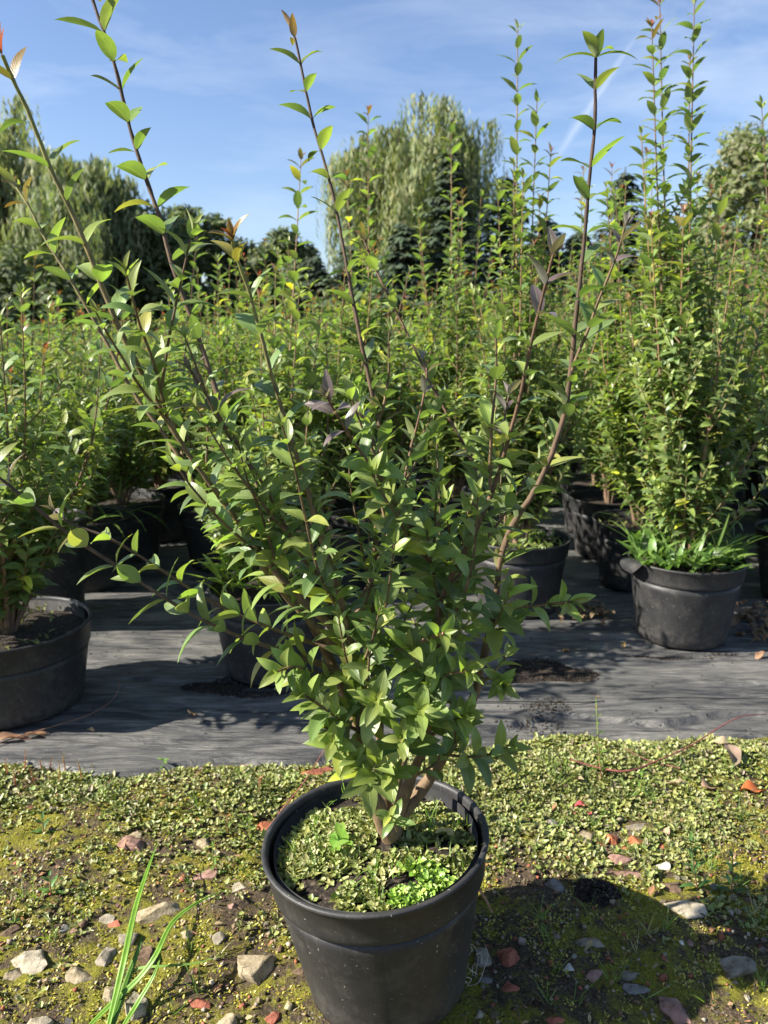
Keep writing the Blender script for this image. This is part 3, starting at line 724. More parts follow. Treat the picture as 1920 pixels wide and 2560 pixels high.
def willow(x, y, H, W, seed, label, pal, dens=1.0, lean=0):
    r = random.Random(seed); t_ = thing('willow_tree', (x, y, -.05), label, 'tree', 'trees beyond the nursery field')
    TB = Tubes(); TB.add([(0, 0, 0), (.1, 0, H * .2), (0, .1, H * .42)], [.5, .38, .28], (1, 1, 1), None, 10, .3); tips = []
    for k in range(16):
        a = k * 2.4; q = W * r.uniform(.2, .85); zt = H * (1 - .40 * (q / W) ** 2 + lean * math.cos(a) * q / W) * r.uniform(.78, .97)
        p = [Vector((0, 0, H * .35)), Vector((math.cos(a) * q * .4, math.sin(a) * q * .4, zt * .75)), Vector((math.cos(a) * q, math.sin(a) * q, zt))]
        ph = smooth_path(p, .4); TB.add(ph, [.2, .04], (1, 1, 1), None, 6); tips.append(p[2])
        for j in range(3): tips.append(p[2] + Vector((r.uniform(-1, 1) * W * .28, r.uniform(-1, 1) * W * .28, r.uniform(-.18, .02) * H)))
    TB.build('trunk', TBARK, t_); LV = Leaves()
    for tp in tips:
        for k in range(int(34 * dens)):
            a = r.uniform(0, 6.28); q = r.random() ** .6 * W * .22; st_ = tp + Vector((math.cos(a) * q, math.sin(a) * q, H * .055 * (1 - (q / (W * .22)) ** 2) * r.uniform(.2, 1)))
            Ls = H * (.10 + .38 * r.random() ** 1.6); n = int(Ls / .19); dx, dy = math.cos(a) * .05, math.sin(a) * .05; c0 = r.choice(pal)
            for j in range(n):
                z = st_.z - j * .19 * 1.0
                if z < .6: break
                px_ = st_.x + dx * j * math.exp(-j * .12) + r.uniform(-.05, .05); py_ = st_.y + dy * j * math.exp(-j * .12) + r.uniform(-.05, .05)
                LV.add((px_, py_, z), (r.uniform(-.5, .5), r.uniform(-.5, .5), -1), (math.cos(a), math.sin(a), .3), .34 * r.uniform(.7, 1.2), .10, jit(c0, r, .22), .3, .2)
    LV.build('crown', TREELEAF, t_, 2, 1); return t_


WP = ((.23, .255, .115), (.17, .20, .085), (.29, .305, .15), (.12, .15, .065))
WD = ((.20, .23, .12), (.25, .275, .15), (.16, .19, .10))
def tx(fx, Y): return at(fx * K, 800, Y).x
willow(tx(890, 36), 36, 10.7, 4.6, 1, 'pale weeping willow standing alone in the middle background', WP, 1.0, .10)
willow(tx(30, 33), 33, 10.0, 3.7, 2, 'pale topped weeping willow behind the left end of the field', ((.27, .29, .155), (.21, .24, .12), (.33, .35, .19)), 1.0)
willow(tx(195, 30), 30, 7.2, 3.0, 3, 'darker willow on the right flank of the left hand willow', WD, .9)


def round_tree(x, y, H, W, seed, label, pal, n=26, base=.15, name='broadleaf_tree', cat='tree'):
    r = random.Random(seed); t_ = thing(name, (x, y, -.05), label, cat, 'trees beyond the nursery field'); TB = Tubes(); LV = Leaves()
    TB.add([(0, 0, 0), (0, .1, H * .3), (.1, 0, H * .7)], [.25, .18, .08], (1, 1, 1), None, 8, .3)
    for k in range(n):
        zf = base + (.93 - base) * ((k + .5) / n); w_ = W * (1 - abs(zf - .5) * .9) * r.uniform(.35, .85); a = k * 2.4
        c = Vector((math.cos(a) * w_, math.sin(a) * w_, H * zf)); rad = W * r.uniform(.26, .42)
        if k % 3 == 0: TB.add([(0, 0, H * zf * .6), tuple(c)], [.08, .02], (1, 1, 1), None, 5)
        crown_leaves(LV, r, c, rad, 420, .30, pal, .8)
    TB.build('trunk', TBARK, t_); LV.build('crown', TREELEAF, t_, 2, 1); return t_


BP = ((.11, .14, .06), (.145, .175, .075), (.085, .11, .05)); BG = ((.20, .22, .11), (.16, .19, .09), (.24, .25, .14))
round_tree(tx(330, 31), 31, 5.4, 2.3, 11, 'dark broadleaf tree between the left willow and the round topped tree', BP)
round_tree(tx(430, 34), 34, 5.9, 1.7, 12, 'small round topped dark tree left of the open patch of sky', BP, 18)
round_tree(tx(530, 35), 35, 4.6, 1.7, 13, 'lowest dark tree under the open patch of sky', BP, 16)
round_tree(tx(625, 34), 34, 4.9, 1.8, 14, 'low dark tree at the left foot of the central willow', BP, 16)
round_tree(tx(1610, 34), 34, 9.1, 2.7, 15, 'pale grey green broadleaf tree at the right edge beyond the tall shrubs', BG, 28)
round_tree(tx(1480, 37), 37, 5.6, 2.4, 16, 'low dark tree behind the tall shrubs at right', BP, 18)
round_tree(tx(120, 27), 27, 3.4, 2.6, 17, 'low dark bush beneath the left hand willow', BP, 18)
round_tree(tx(-60, 27), 27, 3.6, 2.6, 18, 'low dark bush at the left edge beneath the willow', BP, 18)


def spruce(x, y, H, W, seed, label):
    r = random.Random(seed); t_ = thing('spruce_tree', (x, y, -.05), label, 'tree', 'trees beyond the nursery field'); TB = Tubes(); LV = Leaves()
    TB.add([(0, 0, 0), (0, 0, H)], [.22, .02], (1, 1, 1), None, 8); nl = 30
    for k in range(nl):
        f_ = k / nl; z = H * (.04 + .95 * f_); w_ = W * (1 - f_) ** .85 + .12
        for j in range(11):
            a = j * .571 + k * .9 + r.uniform(-.2, .2); L = w_ * r.uniform(.55, 1.2); zj = r.uniform(-.16, .16); d = Vector((math.cos(a), math.sin(a), r.uniform(-.32, .05)))
            n = max(2, int(L / .16))
            for q in range(n):
                p = Vector((0, 0, z + zj)) + d * (L * (q + 1) / n) + Vector((0, 0, .10 * (q / n) ** 2 * L))
                for s_ in (-1, 1, 0):
                    dd = d + Vector((-math.sin(a), math.cos(a), 0)) * s_ * .9 + Vector((0, 0, r.uniform(-.35, .15)))
                    LV.add(p, dd, (0, 0, 1), r.uniform(.26, .46), .20, jit(r.choice(((.055, .078, .048), (.07, .098, .058), (.09, .12, .072))), r, .3), .7, -.3)
    TB.build('trunk', TBARK, t_); LV.build('crown', NEEDLE, t_, 2, 1); return t_


for k, (fx, Y, H, W, lab) in enumerate(((965, 30, 7.2, 2.0, 'tallest dark spruce in front of the right half of the central willow'), (1085, 31, 6.6, 1.9, 'dark spruce right beside the central willow'),
        (870, 29, 4.6, 1.7, 'short dark spruce in front of the central willow trunk'), (1170, 32, 5.2, 1.8, 'dark spruce behind the tall paired shoots right of centre'), (1330, 32, 6.9, 1.7, 'lone pointed dark spruce standing against the sky right of centre'),
        (760, 30, 3.9, 1.6, 'small dark spruce at the left foot of the central willow'), (1240, 31, 4.6, 1.8, 'low dark spruce between two taller spruces right of centre'), (1420, 31, 4.8, 1.8, 'low dark spruce just right of the lone pointed one'), (680, 31, 3.6, 1.6, 'smallest dark spruce nearest the gap in the trees'))):
    spruce(tx(fx, Y), Y, H, W, 50 + k, lab)
# far wood closing the horizon
LV = Leaves(); r = random.Random(9)
for k in range(60):
    x = -34 + k * 1.15; crown_leaves(LV, r, (x, 42 + r.uniform(-2, 2), r.uniform(1.2, 2.4)), r.uniform(1.4, 2.2), 260, .5, BP, 1.0)
tag(LV.build('distant_wood', TREELEAF, None, 2, 1), 'dark wood closing the horizon behind the trees', 'wood', None, 'stuff')


# ------------------------------------------------------------------ stones
def rock(seed, w, d, h, c, name, flat=.0):
    r = random.Random(seed); import bmesh
    bm = bmesh.new(); bmesh.ops.create_icosphere(bm, subdivisions=4, radius=1); co = np.array([v.co[:] for v in bm.verts])
    for k in range(15):
        n = np.array([r.gauss(0, 1), r.gauss(0, 1), r.gauss(0, 1)]); n /= np.linalg.norm(n); dd = r.uniform(.38, .82); q = co @ n - dd; co -= np.outer(np.maximum(q, 0), n)
    co *= (1 + .20 * (fbm(co[:, 0] * 4 + seed, co[:, 1] * 4 + co[:, 2] * 3, seed, 5) - .5))[:, None]
    co *= np.array([w / 2, d / 2, h / 2]) / np.abs(co).max(0)
    F = np.array([[v.index for v in f.verts] for f in bm.faces]); bm.free()
    tn = np.array(c)[None] * (1 + .25 * (fbm(co[:, 0] * 120 + seed, co[:, 1] * 120 + 3 * co[:, 2] * 90, seed + 3, 3) - .5))[:, None]
    return mesh_np(name, co, F, STONE, tn, None, False)


TAN, PALE, GREY, SLATE, BRICK, PINK, BROWN, WHITE, ORANGE = (.36, .30, .205), (.42, .375, .29), (.28, .25, .20), (.22, .21, .20), (.36, .13, .085), (.33, .20, .165), (.17, .115, .08), (.68, .67, .61), (.45, .16, .08)
ST = [(399, 2262, 156, 52, TAN, 'largest flat tan rock, crossed by the long grass blades'), (339, 2105, 80, 34, PINK, 'angular pinkish brown brick piece with the grass blade tip touching it'), (341, 2083, 38, 24, TAN, 'small tan stone sitting just behind the pinkish brick piece'),
 (509, 2105, 38, 30, TAN, 'tan stone in the liverwort left of the red weed stem'), (515, 2174, 55, 36, PINK, 'mottled pinkish stone left of the large pot'), (602, 2212, 40, 28, PALE, 'pale round stone close to the left side of the large pot'),
 (269, 2284, 58, 34, GREY, 'grey stone left of the largest tan rock'), (289, 2300, 40, 20, BRICK, 'small red brick chip below the grey stone near the grass blades'), (162, 2307, 26, 30, SLATE, 'small upright blue slate chip at left'), (179, 2319, 38, 16, PINK, 'flat pinkish chip beside the blue slate chip'),
 (327, 2327, 56, 42, GREY, 'dark grey angular stone between the grass blades'), (75, 2388, 118, 56, PALE, 'large pale stone near the left edge with a dark clod on it'), (35, 2420, 44, 34, TAN, 'tan stone touching the large pale stone at left edge'),
 (260, 2382, 52, 48, GREY, 'tilted grey block of stone left of the grass blades'), (203, 2429, 84, 46, TAN, 'long tan stone lying diagonally at lower left'), (373, 2379, 56, 52, BROWN, 'dark brown stone right of the grass blades'),
 (628, 2394, 104, 70, TAN, 'broad tan rock lying left of the foot of the large pot'), (500, 2495, 52, 26, BRICK, 'wedge of red brick in the moss at lower left of the pot'), (338, 2504, 60, 46, PALE, 'pale block under the base of the grass blades'),
 (275, 2475, 38, 34, TAN, 'small tan cube like stone left of the grass base'), (110, 2544, 70, 38, PALE, 'pale stone at the bottom edge, lower left'), (567, 2536, 52, 50, TAN, 'upright tan stone at the bottom edge left of the pot'),
 (683, 2530, 40, 28, BRICK, 'red brick chip at the bottom edge beside the pot'), (469, 2330, 34, 28, TAN, 'small bright tan stone below the largest rock'), (544, 2345, 36, 30, GREY, 'small greyish stone above the broad tan rock'),
 (581, 2262, 38, 22, PINK, 'pink brick chip between the largest rock and the pot'), (23, 2324, 46, 28, BROWN, 'brown stone at the left edge above the large pale stone'), (744, 2423, 38, 22, BROWN, 'brown stone touching the left side of the pot'),
 (665, 2064, 58, 34, ORANGE, 'orange red brick lump behind the left rim of the pot'), (790, 1931, 84, 34, BRICK, 'flat red brick slab at the film edge behind the pot'), (1591, 2050, 92, 34, GREY, 'long pale grey stone in the liverwort at right'),
 (1382, 2050, 36, 24, SLATE, 'small blue grey stone alone in the moss right of the pot'), (1466, 2073, 44, 28, TAN, 'tan stone left of the orange brick crumbs'), (1533, 2081, 46, 34, ORANGE, 'brightest orange brick crumb in the cluster at right'),
 (1588, 2096, 42, 26, ORANGE, 'orange brick crumb at the right end of the cluster'), (1547, 2139, 60, 30, PINK, 'pinkish brick piece below the orange crumbs'), (1556, 2174, 90, 26, PINK, 'flat pinkish brick slab, lowest of the brick cluster'),
 (1663, 2154, 48, 22, WHITE, 'small white flint right of the brick cluster'), (1388, 2212, 54, 34, SLATE, 'blue slate piece at the edge of the pot shadow'), (1680, 2203, 56, 50, BROWN, 'rusty brown upright stone at right'),
 (1707, 2267, 100, 42, PALE, 'lumpy pale rock just above the shadow at right'), (1267, 2388, 56, 56, BRICK, 'triangular brick red stone in the shadow beside the pot'), (1423, 2414, 32, 20, WHITE, 'bright white chip in the middle of the shadow'),
 (1206, 2385, 46, 44, GREY, 'grey stone in the shadow touching the pot'), (1469, 2351, 70, 28, GREY, 'long flat grey stone in the upper part of the shadow'), (1484, 2423, 40, 40, PINK, 'pinkish stone in the shadow right of the white chip'),
 (1565, 2429, 88, 28, GREY, 'wide grey stone in the shadow, under a pale shell shape'), (1585, 2469, 70, 24, SLATE, 'slate slab low in the shadow'), (1854, 2394, 88, 56, GREY, 'large rounded grey rock in the shadow at the right edge'),
 (1680, 2504, 86, 66, PINK, 'rough pink conglomerate rock in the shadow at lower right'), (1275, 2463, 46, 26, BRICK, 'red brick chip in the shadow near the pot foot'), (1217, 2440, 40, 24, SLATE, 'slate chip in the shadow near the pot foot'),
 (1388, 2553, 46, 24, BRICK, 'red brick piece at the bottom edge in the shadow'), (1869, 2487, 18, 18, PALE, 'tiny round pale pebble in the shadow at right'), (1701, 2356, 14, 12, WHITE, 'tiny white chip in the shadow below the lumpy pale rock'),
 (1724, 2348, 18, 16, PINK, 'tiny pink chip in the shadow below the lumpy pale rock'), (1500, 2098, 22, 18, ORANGE, 'small orange brick crumb at the left end of the cluster'), (1512, 2118, 26, 16, PINK, 'pale pink brick crumb just below the left end of the cluster'), (1562, 2112, 24, 14, ORANGE, 'orange brick sliver in the middle of the cluster'), (1655, 2110, 22, 16, ORANGE, 'lone orange brick crumb right of the cluster'),
 (1385, 2330, 24, 14, PINK, 'small mauve pebble in the shadow left of centre'), (1782, 2206, 30, 18, SLATE, 'small slate chip beside the willowherb weed at right'), (1869, 2241, 46, 24, BROWN, 'purplish brown stone at the right edge')]
SP = []
for k, (px, py, wpx, hpx, c, lab) in enumerate(ST):
    g = gnd(px, py + hpx * .25, 0); dist = (Vector((g.x, g.y, 0)) - Vector((0, 0, CH))).length; w_ = wpx / FPX * dist * .98; hh = hpx / FPX * dist
    o = link('stone', rock(k, w_, hh * 1.25, hh * .85, c, 'stone')); z = float(ground_h(np.array(g.x), np.array(g.y)))
    o.location = (g.x, g.y, z - hh * .08); o.rotation_euler = (R(random.Random(k).uniform(-8, 8)), R(random.Random(k + 5).uniform(-8, 8)), R(random.Random(k).uniform(-25, 25)))
    tag(o, lab, 'stone', 'stones in the mossy ground'); SP.append((g.x, g.y, w_ * .5, hh * .75))
r = random.Random(21); protos = [rock(900 + k, 1, 1, .6, c, 'pebble') for k, c in enumerate((TAN, PALE, GREY, PINK, BRICK, BROWN, SLATE, TAN, PALE))]
n = 0
while n < 230:
    x = r.uniform(-.75, .75); y = .5 + .75 * r.random()
    if math.hypot(x - PX, y - PY) < .17 or abs(x) > y * .56 + .08: continue
    if y > 1.05 and r.random() < .8: continue
    o = link('pebble', r.choice(protos)); s = .004 + .010 * r.random() ** 2.4; o.scale = (s, s * r.uniform(.6, 1), s * r.uniform(.6, 1)); o.rotation_euler = (r.uniform(-.3, .3), r.uniform(-.3, .3), r.uniform(0, 6.28))
    o.location = (x, y, float(ground_h(np.array(x), np.array(y))) + s * .08); tag(o, 'tiny pebble lying loose in the moss among the larger stones', 'pebble', 'tiny pebbles in the moss'); n += 1

# ------------------------------------------------------------------ ground cover (stuff)
rn = np.random.RandomState(5); r = random.Random(31)
def gh(x, y): return ground_h(np.asarray(x, float), np.asarray(y, float))
SPA = np.array(SP)
def near_pot(x, y, q=.118):
    return math.hypot(x - PX, y - PY) < q or bool((((SPA[:, 0] - x) / SPA[:, 2]) ** 2 + ((SPA[:, 1] - y) / SPA[:, 3]) ** 2 < 1.0).any())
LV = Leaves(); N = 145000
X = rn.uniform(-1.3, 1.3, N); Yy = 1.5 - 1.05 * rn.rand(N) ** 1.5; nz_ = fbm(X * 9 + 2, Yy * 9, 31); E_ = film_edge(X); Z = gh(X, Yy)
for x, y, q, e, z in zip(X, Yy, nz_, E_, Z):
    if y > e + .015 + .02 * math.sin(x * 23) + .03 * (q - .45) or abs(x) > y * .56 + .5 or near_pot(x, y): continue
    dens = min(1, max(0, (y - (1.17 if x < 0 else 1.12) - .05 * math.sin(x * 9 + 1)) / .16)) * .9 + (.10 if q > .54 else .0)
    if x > .1 and y > .92: dens += .12 * (q > .47)
    dens *= .30 + 1.0 * min(1, max(0, (q - .36) / .12))
    if r.random() > dens: continue
    mm = .55 + .9 * float(fbm(np.array(x * 30 + 4.), np.array(y * 30.), 77)); worts(LV, x, y, z + .001 + .012 * r.random() * max(0, q - .3), r, .6 + .5 * r.random(), ((.30, .27, .15), (.22, .17, .10)) if r.random() < .09 else None, mm)
tag(LV.build('liverwort_mat', WORT, None, 2, 2, 'lobe'), 'crinkled pale green liverwort mat along the edge of the black film', 'liverwort', None, 'stuff')
LV = Leaves(); N = 110000
X = rn.uniform(-.85, .85, N); Yy = .42 + .95 * rn.rand(N); q1 = fbm(X * 7, Yy * 7, 41) * .5 + fbm(X * 38, Yy * 38, 42) * .5; Z = gh(X, Yy)
for x, y, q, z in zip(X, Yy, q1, Z):
    if q < .465 or abs(x) > y * .56 + .06 or near_pot(x, y): continue
    a = r.uniform(0, 6.28); s = r.uniform(.0030, .0075)
    LV.add((x, y, z - .001), (math.cos(a), math.sin(a), r.uniform(.3, 1.6)), (-math.cos(a), -math.sin(a), 1), s, s * .45, jit(((.36, .33, .035), (.25, .25, .03), (.44, .37, .08), (.28, .19, .08))[r.randrange(3)], r, .3), .5, .4)
tag(LV.build('moss_cushion', WORT, None, 2, 1), 'yellow olive moss carpeting the foreground between the stones', 'moss', None, 'stuff')
LV = Leaves()
for k in range(5200):
    x = r.uniform(-.95, .95); y = .5 + .95 * r.random() ** .8
    if near_pot(x, y) or y > film_edge(x) or abs(x) > y * .56 + .08: continue
    a = r.uniform(0, 6.28); L = r.uniform(.003, .012) * (1 + (r.random() < .06))
    LV.add((x, y, float(gh(x, y)) + r.uniform(.001, .005)), (math.cos(a), math.sin(a), r.uniform(-.1, .4)), (r.uniform(-.4, .4), r.uniform(-.4, .4), 1), L, L * r.uniform(.12, .6), jit(r.choice(((.30, .20, .12), (.20, .12, .07), (.40, .32, .2), (.12, .08, .05), (.34, .16, .09))), r, .3), r.uniform(-1, 1.5), .4, .3)
tag(LV.build('leaf_litter', DRY, None, 3, 2), 'tiny brown flakes of dead plant litter strewn over moss and liverwort', 'litter', None, 'stuff')
LV = Leaves()
for k in range(330):
    x = r.uniform(-.85, .85); y = .55 + .85 * r.random()
    if near_pot(x, y, .15): continue
    if x < 0 and r.random() < .55: continue
    z = float(gh(x, y)); dry = r.random() < .2
    for j in range(r.randint(4, 12)):
        LV.add((x + r.uniform(-.006, .006), y + r.uniform(-.006, .006), z), (r.uniform(-.8, .8), r.uniform(-.8, .8), 1), (r.uniform(-1, 1), r.uniform(-1, 1), .2), r.uniform(.015, .055), .0014, jit((.30, .27, .12) if dry else (.13, .22, .035), r), r.uniform(.1, 1.3), .3)
tag(LV.build('fine_grass', GRASS, None, 5, 1, 'blade'), 'thin short grass sprigs sprouting among moss and liverwort', 'grass', None, 'stuff')
# soil crumbs on the film, and a dark clod in the moss
V = []; F = []; n = 0
CUBE = np.array([(-1, -1, -1), (1, -1, -1), (1, 1, -1), (-1, 1, -1), (-1, -1, 1), (1, -1, 1), (1, 1, 1), (-1, 1, 1)], float)
CF = np.array([(0, 3, 2, 1), (4, 5, 6, 7), (0, 1, 5, 4), (1, 2, 6, 5), (2, 3, 7, 6), (3, 0, 4, 7)])
def crumb(x, y, z, s):
    global n
    M = Matrix.Rotation(r.uniform(0, 6), 3, 'Z') @ Matrix.Rotation(r.uniform(0, 3), 3, 'X'); q = (CUBE * rn.uniform(.5, 1, CUBE.shape)) @ np.array(M).T * s + np.array([x, y, z]); V.append(q); F.append(CF + n); n += 8
patches = [(1358, 1683, 235, 62, 2600), (545, 1722, 150, 46, 1200), (1370, 1770, 130, 30, 120), (1330, 1810, 190, 40, 90), (1700, 1640, 260, 16, 500), (650, 1745, 200, 12, 300)]
for (px, py, wp, hp, cnt) in patches:
    for k in range(cnt):
        a = r.uniform(0, 6.28); q = math.sqrt(r.random()) * (1 + .25 * math.sin(3 * a + px)); g = gnd(px + math.cos(a) * q * wp / 2, py + math.sin(a) * q * hp / 2, .012)
        crumb(g.x, g.y, float(film_h(np.array(g.x), np.array(g.y))) + .001 + .006 * r.random() * (1 - q * .7) * .5 * (cnt > 900), r.uniform(.0007, .0024))
for k in range(700):
    x = r.uniform(-1, 1.1); y = 1.5 + 1.1 * r.random(); crumb(x, y, float(film_h(np.array(x), np.array(y))) + .001, r.uniform(.0006, .002))
gv = (V, F, n)
o = link('soil_crumbs', mesh_np('soil_crumbs', np.vstack(V), np.vstack(F), SOIL, None, None, False)); tag(o, 'dark crumbs of potting soil spilled on the black film', 'soil', None, 'stuff')


V = []; F = []; n = 0; TT = []
for k in range(9000):
    x = r.uniform(-.8, .8); y = .45 + .95 * r.random() ** 1.2
    if near_pot(x, y) or abs(x) > y * .56 + .06 or (y > 1.15 and r.random() < .8): continue
    if float(fbm(np.array(x * 10.), np.array(y * 10.), 55)) < .42: continue
    crumb(x, y, float(gh(x, y)) + .001, r.uniform(.0008, .0030) * (1 + (r.random() < .05))); TT.append(np.tile(np.array(jit(r.choice((TAN, PALE, BROWN, BRICK, GREY, (.10, .07, .045), (.06, .045, .03), (.14, .10, .06))), r)), (8, 1)))
o = link('grit', mesh_np('grit', np.vstack(V), np.vstack(F), STONE, np.vstack(TT), None, False)); tag(o, 'fine grit and soil crumbs scattered through the foreground moss', 'grit', None, 'stuff')


V = []; F = []; n = 0; g = gnd(1492, 2232, 0)
for k in range(900):
    a = r.uniform(0, 6.28); q = math.sqrt(r.random()); x, y = g.x + .034 * q * math.cos(a), g.y + .030 * q * math.sin(a)
    crumb(x, y, float(gh(x, y)) + .014 * (1 - q * q) * r.random(), r.uniform(.0010, .0034))
tag(link('soil_clod', mesh_np('soil_clod', np.vstack(V), np.vstack(F), SOIL, None, None, False)), 'crumbly black clod of potting soil at the upper edge of the shadow', 'soil clod')


def patch(px, py, wp, hp, lab, seed):
    n_ = 64; th = np.linspace(0, 2 * np.pi, n_, endpoint=False); rings = []
    for f_ in (0, .35, .7, .9, 1.0):
        rr = f_ * (1 + .22 * np.sin(3 * th + seed) + .12 * np.sin(7 * th + seed * 2) + .08 * np.sin(15 * th))
        pts = [gnd(px + wp / 2 * a * math.cos(b), py + hp / 2 * a * math.sin(b), .012) for a, b in zip(rr, th)]
        X_ = np.array([p[0] for p in pts]); Y_ = np.array([p[1] for p in pts]); zz = film_h(X_, Y_) + (.0035 * (1 - f_) + .0010 * (f_ < 1)) * (1 + .5 * np.sin(X_ * 200)); rings.append(np.stack([X_, Y_, zz], 1))
    V_ = np.vstack(rings); i = np.arange(4)[:, None]; j = np.arange(n_)[None]; j2 = (j + 1) % n_
    F_ = np.stack([i * n_ + j, i * n_ + j2, (i + 1) * n_ + j2, (i + 1) * n_ + j], -1).reshape(-1, 4); tag(link('soil_heap', mesh_np('soil_heap', V_, F_[:, ::-1], SOIL)), lab, 'soil heap')


patch(1358, 1683, 215, 52, 'wide dark patch of spilled soil on the film right of the main shrub', 1)
patch(548, 1724, 130, 36, 'small dark patch of spilled soil beside the half hidden pot', 2)


# ------------------------------------------------------------------ dead leaves, weeds, twigs
def fallen(px, py, Lp, c, lab, ang=None, z=.004, up=.2, wr=.5, curl=1.2, film=False, fold=.6, zz=None, grp='fallen dead leaves'):
    g = gnd(px, py, .012 if film else 0) if zz is None else gnd(px, py, zz); dist = (g - Vector((0, 0, CH))).length; L = Lp / FPX * dist; a = r.uniform(0, 6.28) if ang is None else R(ang)
    zb = zz if zz is not None else (float(film_h(np.array(g.x), np.array(g.y))) if film else float(gh(g.x, g.y)))
    LF = Leaves(); d = Vector((math.cos(a), math.sin(a), up)).normalized(); o_ = bpy.data.objects.new
    LF.add(-d * L * .5 + Vector((0, 0, abs(d.z) * L * .5 + .002)), d, (0, 0, 1) if up < 1 else (0, -1, .2), L, L * wr, jit(c, r, .1), curl, fold, .35)
    q = LF.build('dead_leaf', DRY, None, 10, 6); q.location = (g.x, g.y, zb + z); return tag(q, lab, 'dead leaf', grp)


fallen(1886, 1985, 66, (.42, .12, .04), 'glossy orange brown leaf lying flat at the right edge', 5, curl=.5, up=.1)
fallen(1712, 1984, 80, (.40, .29, .19), 'long curled tan leaf right of the pink leaf', -15, curl=1.6, wr=.4)
fallen(1780, 1978, 60, (.36, .25, .16), 'crumpled tan leaf left of the orange leaf', 20, curl=1.8)
fallen(1654, 2076, 50, (.40, .27, .19), 'narrow tan leaf at the right end of the long grey stone', 110, wr=.4)
fallen(1828, 1925, 70, (.32, .22, .15), 'big crinkled brown leaf upright among the liverwort at right', 80, up=1.2)
fallen(1452, 2020, 34, (.55, .07, .10), 'crimson pink leaf on the liverwort right of the pot', 10, up=.5)
fallen(1474, 2036, 22, (.50, .10, .10), 'small crimson leaf below the crimson pink one', 60, up=.3)
fallen(278, 1917, 46, (.42, .31, .20), 'curled tan leaf standing at the film edge at left', 80, up=1.6, wr=.5)
fallen(619, 1907, 38, (.50, .40, .28), 'pale crumpled leaf on the film left of the main shrub', 0, film=True, curl=1.8)
fallen(483, 1787, 26, (.34, .22, .13), 'cupped brown leaf alone on the film below the soil patch', 60, film=True, curl=2.4, up=.5, wr=.8)
fallen(231, 1828, 22, (.5, .34, .2), 'tiny tan leaf on the film near the long twig', 10, film=True)
fallen(1556, 1617, 24, (.50, .28, .09), 'small orange leaf on the film left of the weedy pot', 90, film=True, up=.6)
fallen(1420, 1628, 30, (.45, .24, .10), 'orange brown leaf at the back of the wide soil patch', 10, film=True)
fallen(1600, 1480, 20, (.55, .36, .16), 'pale leaf scrap against the left side of the weedy pot', 90, film=True)
fallen(1905, 1800, 40, (.48, .34, .24), 'tan leaf held on the red bramble end', 30, up=.6)
fallen(1800, 1880, 54, (.44, .31, .22), 'tan leaf under the red stem at right', 160, up=.5)
fallen(1690, 1905, 40, (.42, .30, .2), 'tan leaf scrap beside the red stem', 200)
fallen(40, 1850, 90, (.36, .17, .10), 'strip of reddish bark lying on the film at the left edge', 12, film=True, wr=.3, curl=.9)
fallen(105, 1836, 80, (.38, .20, .12), 'curled bark strip at the right end of the debris at left edge', 16, film=True, wr=.26, curl=1.2)
fallen(1110, 2092, 46, (.55, .52, .22), 'pale yellow leaf lying on the soil inside the large pot', 160, zz=.205, up=.3, curl=.8)
fallen(983, 2191, 30, (.55, .48, .2), 'small yellow leaf at the front of the soil inside the large pot', 200, zz=.205, up=.2)
for k in range(46):
    fallen(1452 + r.gauss(0, 42), 1538 + r.gauss(0, 10) + abs(r.gauss(0, 4)), r.uniform(18, 36), lerp((.17, .10, .06), (.30, .19, .12), r.random()), 'brown dead leaf in the heap behind the pot with the mossy top', film=True, z=.004 + .018 * r.random(), up=r.uniform(-.1, .7), grp='leaf heap by the mossy pot')
for k in range(50):
    fallen(1900 + r.gauss(0, 35), 1565 + r.gauss(0, 28), r.uniform(20, 42), lerp((.17, .10, .06), (.32, .21, .13), r.random()), 'brown dead leaf in the heap right of the weedy pot', film=True, z=.004 + .018 * r.random(), up=r.uniform(-.1, .7), grp='leaf heap right of the weedy pot')


def twig(pts, rad, c, lab, zoff=.004, cat='twig', name='twig', film=False):
    P = []
    for (px, py, dz) in pts:
        g = gnd(px, py, dz); P.append(Vector((g.x, g.y, dz + zoff)))
    TB = Tubes(); TB.add(smooth_path(P, .01), [rad, rad * .5], c, None, 6, .4); return tag(TB.build(name, TWIGM), lab, cat)


twig([(-20, 1868, .012), (60, 1842, .014), (150, 1815, .018), (230, 1788, .022), (280, 1755, .03), (296, 1728, .045), (301, 1702, .055)], .0016, (.24, .12, .08), 'long thin brown twig lying on the film beside the squat pot')
twig([(1425, 1903, .03), (1500, 1925, .025), (1570, 1932, .03), (1640, 1908, .03), (1720, 1872, .035), (1800, 1822, .05), (1855, 1795, .06), (1915, 1790, .05)], .0019, (.20, .06, .05), 'long arching red bramble stem over the liverwort at right')
twig([(1700, 1925, .02), (1620, 1905, .02), (1560, 1875, .03)], .0015, (.24, .10, .08), 'short side twig crossing the red bramble stem')
twig([(1200, 2232, .01), (1218, 2262, .01), (1232, 2290, .01)], .0022, (.4, .2, .12), 'short reddish twig at the pot edge above the shadow')
twig([(1180, 1757, .014), (1300, 1756, .014), (1440, 1758, .014), (1560, 1752, .014), (1700, 1745, .014), (1820, 1748, .014), (2000, 1750, .014)], .0016, (.015, .015, .016), 'thin black cord running straight along the film at right', .002, 'cord', 'cord')
twig([(662, 2086, .0), (700, 2035, .01), (760, 1960, .03), (810, 1880, .06)], .0012, (.38, .14, .10), 'thin red runner stem climbing behind the pot rim at left')


